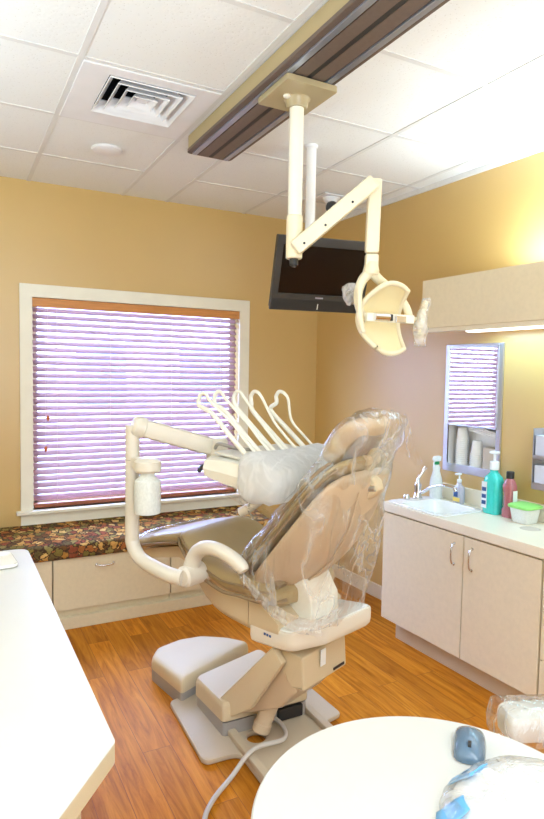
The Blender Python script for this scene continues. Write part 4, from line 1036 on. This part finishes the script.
b.loft([[V((p.x, p.y, z)) for p in scaled(roundpoly(to, .03, 5), k)] for k, z in ((.93, LT+.0005), (1.0, LT+.004), (1.0, LT+.012), (.985, LT+.014), (.93, LT+.010), (.88, LT+.004), (.3, LT+.004))]); obj('white_tray', b, 'sink', label='shallow white tray at the far end of the left counter', cat='tray', loc=(-2.63, -1.9, LT))
# round table
TZ = .715; tc = V((-1.832, -3.447, 0)); tr_ = .392
t = thing('round_table', tc, 'white round table in the right foreground', 'table')
b = MB(); b.lathe([(.0, TZ-.03), (tr_-.006, TZ-.03), (tr_, TZ-.025), (tr_, TZ-.004), (tr_-.004, TZ), (.0, TZ)], tc, 96); obj('tabletop', b, 'white', t)
b = MB(); b.cyl(tc+V((0, 0, .03)), tc+V((0, 0, TZ-.03)), .04, 24); obj('pedestal', b, 'grey', t)
b = MB(); b.lathe([(.0, 0), (.26, 0), (.26, .012), (.08, .03), (.0, .03)], tc, 40); obj('foot', b, 'grey', t)
# computer mouse
mo = V((-1.597, -3.287, TZ)); md = math.radians(20)
t = thing('computer_mouse', mo, 'steel blue computer mouse on the round table', 'mouse', md)
MX = M.Translation(mo) @ M.Rotation(math.radians(133), 4, 'Z') @ M.Scale(1.25, 4)
def mring(y, w, h): return [MX @ V((w*math.cos(PI*k/12)*(1 if h else 1), y, .002+h*max(0, math.sin(PI*k/12))**.7)) for k in range(13)]
b = MB(); b.loft([mring(y, w, h) for y, w, h in ((-.052, .012, .006), (-.048, .022, .014), (-.035, .029, .024), (-.01, .031, .032), (.02, .030, .030), (.04, .028, .022), (.05, .022, .014), (.054, .012, .006))]); obj('body', b, 'mouse', t)
b = MB(); b.cyl(MX @ V((-.003, .03, .026)), MX @ V((.003, .03, .026)), .009, 14); obj('scroll_wheel', b, 'dark', t)
# bagged bundle on the table
bo = V((-1.665, -3.545, TZ))
t = thing('wrapped_bundle', bo, 'white bundle in a clear plastic bag with blue strips on the round table', 'bundle')
def dome(a, c, h, z0=.001, n=40):
    rs_ = []
    for k, z in ((1.0, 0), (1.02, .18), (1.0, .4), (.92, .66), (.75, .86), (.45, .97), (.12, 1.0)): rs_.append([bo+V((a*k*math.cos(2*PI*i/n), c*k*math.sin(2*PI*i/n), z0+h*z)) for i in range(n)])
    b = MB(); b.loft(rs_); return b
b = dome(.190, .170, .058); crumple(b, .010, 14, 2)
for v in b.bm.verts: v.co.z = max(v.co.z, TZ+.001)
obj('bundle', b, 'paper', t, angle=180)
b = dome(.200, .180, .064); crumple(b, .012, 16, 7)
for v in b.bm.verts: v.co.z = max(v.co.z, TZ+.0008)
obj('bag', b, 'film', t, 'clear plastic bag', angle=180)
for a1, a2, r1 in ((92, 116, .182), (142, 160, .188)):
    b = MB(); rows = []
    for i in range(7):
        a = math.radians(a1+(a2-a1)*i/6)
        rows.append([bo+V((math.cos(a)*(r1+.028-.018*k), math.sin(a)*(r1+.006-.018*k), .012+.016*k)) for k in range(4)])
    b.loft(rows, caps=False, closed=False); crumple(b, .004, 30, 3); obj('blue_strip', b, 'blue', t, solid=.002, angle=180)
# wrapped instrument holder to the right of the table
ho = V((-1.13, -3.13, 0))
t = thing('assistant_holder', ho, 'white instrument holder on a post beside the round table', 'holder')
b = MB(); HM = M.Translation((-1.18, -3.115, .60)) @ M.Rotation(math.radians(-22), 4, 'Z')
b.loft([[HM @ V((p.x, p.y, z)) for p in roundpoly([(-.075*k, -.055*k), (.17*k, -.055*k), (.17*k, .055*k), (-.075*k, .055*k)], .035*k, 6)] for k, z in ((.85, -.055), (.97, -.048), (1, -.02), (1, .0), (.97, .012), (.88, .02), (.5, .023))]); obj('head', b, 'white', t)
b = MB(); b.cyl((-1.03, -3.17, .03), (-1.03, -3.17, .56), .025, 20); obj('post', b, 'grey', t)
b = MB(); b.lathe([(.0, 0), (.16, 0), (.16, .012), (.05, .03), (.0, .03)], (-1.03, -3.17, 0), 32); obj('foot', b, 'grey', t)
b = MB(); rings = []
for k, z in ((.8, -.085), (1.05, -.075), (1.2, -.05), (1.22, -.01), (1.12, .022), (.9, .036), (.4, .038)):
    rings.append([HM @ V((p.x, p.y, z)) for p in roundpoly([(-.085*k, -.062*k), (.19*k, -.062*k), (.19*k, .062*k), (-.085*k, .062*k)], .035*k, 8)])
b.loft(rings); crumple(b, .010, 22, 5); obj('holder_cover', b, 'film', t, 'crinkled clear plastic bag round the instrument holder', angle=180)

# ================================================================== light
def area(name, loc, rot, sx, sy, power, col=(1, 1, 1), spread=PI):
    l = bpy.data.lights.new(name, 'AREA'); l.shape = 'RECTANGLE'; l.size = sx; l.size_y = sy; l.energy = power; l.color = col; l.spread = spread
    o = bpy.data.objects.new(name, l); o.location = loc; o.rotation_euler = rot; C.objects.link(o); return o
for (x, y, pw) in ((-1.93, -4.55, 9), (-1.93, -5.8, 14), (-3.15, -4.55, 9)):
    area('troffer_lamp', (x, y, H-.03), (0, 0, 0), .52, 1.1, pw, (.62, .8, 1))
# added fill light at the solid front wall, unseen behind the camera
area('front_fill', (-2.0, YF+.12, 1.45), (PI/2+.12, 0, 0), 3.2, 2.2, 80, (.60, .80, 1))
# wall cabinet top lamp, then two unseen fills added to brighten the ceiling
area('cabinet_top_lamp', W(.16, 2.65, 2.20), (PI, 0, RZ),   .1, 1.3, 31, (.66, .84, 1))
area('ceiling_fill', (-2.6, -5.5, 1.2), (PI, 0, 0), .6, .6, 130, (.58, .79, 1))
area('ceiling_fill', (-4.0, -2.3, 1.75), (PI, 0, 0),   .3, 1.6, 84, (.58, .79, 1))
area('under_cabinet_lamp', W(.135, 2.4, 1.868), (0, 0, RZ), .06, 1.2, 9, (.34, .72, 1))
w = bpy.data.worlds.new('sky'); sc.world = w; w.use_nodes = True
bg = w.node_tree.nodes['Background']; bg.inputs[0].default_value = (.52, .71, 1.25, 1); bg.inputs[1].default_value = 22.0

# ================================================================== camera
f, cx, cy, cz, yaw, pit, rol = 607.326, -2.7049, -4.3156, 1.6212, .4885, .0603, .0175
fw_ = V((math.sin(yaw)*math.cos(pit), math.cos(yaw)*math.cos(pit), -math.sin(pit)))
r_ = V((math.cos(yaw), -math.sin(yaw), 0)); u_ = r_.cross(fw_)
r2 = r_*math.cos(rol)+u_*math.sin(rol); u2 = -r_*math.sin(rol)+u_*math.cos(rol)
cam = bpy.data.cameras.new('camera'); cam.sensor_fit = 'VERTICAL'; cam.sensor_height = 24; cam.lens = 24*f/819; cam.clip_start = .02
co = bpy.data.objects.new('camera', cam)
co.matrix_world = M(((r2.x, u2.x, -fw_.x, cx), (r2.y, u2.y, -fw_.y, cy), (r2.z, u2.z, -fw_.z, cz), (0, 0, 0, 1)))
C.objects.link(co); sc.camera = co
sc.view_settings.view_transform = 'Standard'; sc.view_settings.look = 'None'; sc.view_settings.gamma = 1; sc.view_settings.use_curve_mapping = False
sc.view_settings.exposure = -0.24
sc.cycles.use_denoising = True
sc.cycles.transparent_max_bounces = 24
sc.cycles.sample_clamp_indirect = 8
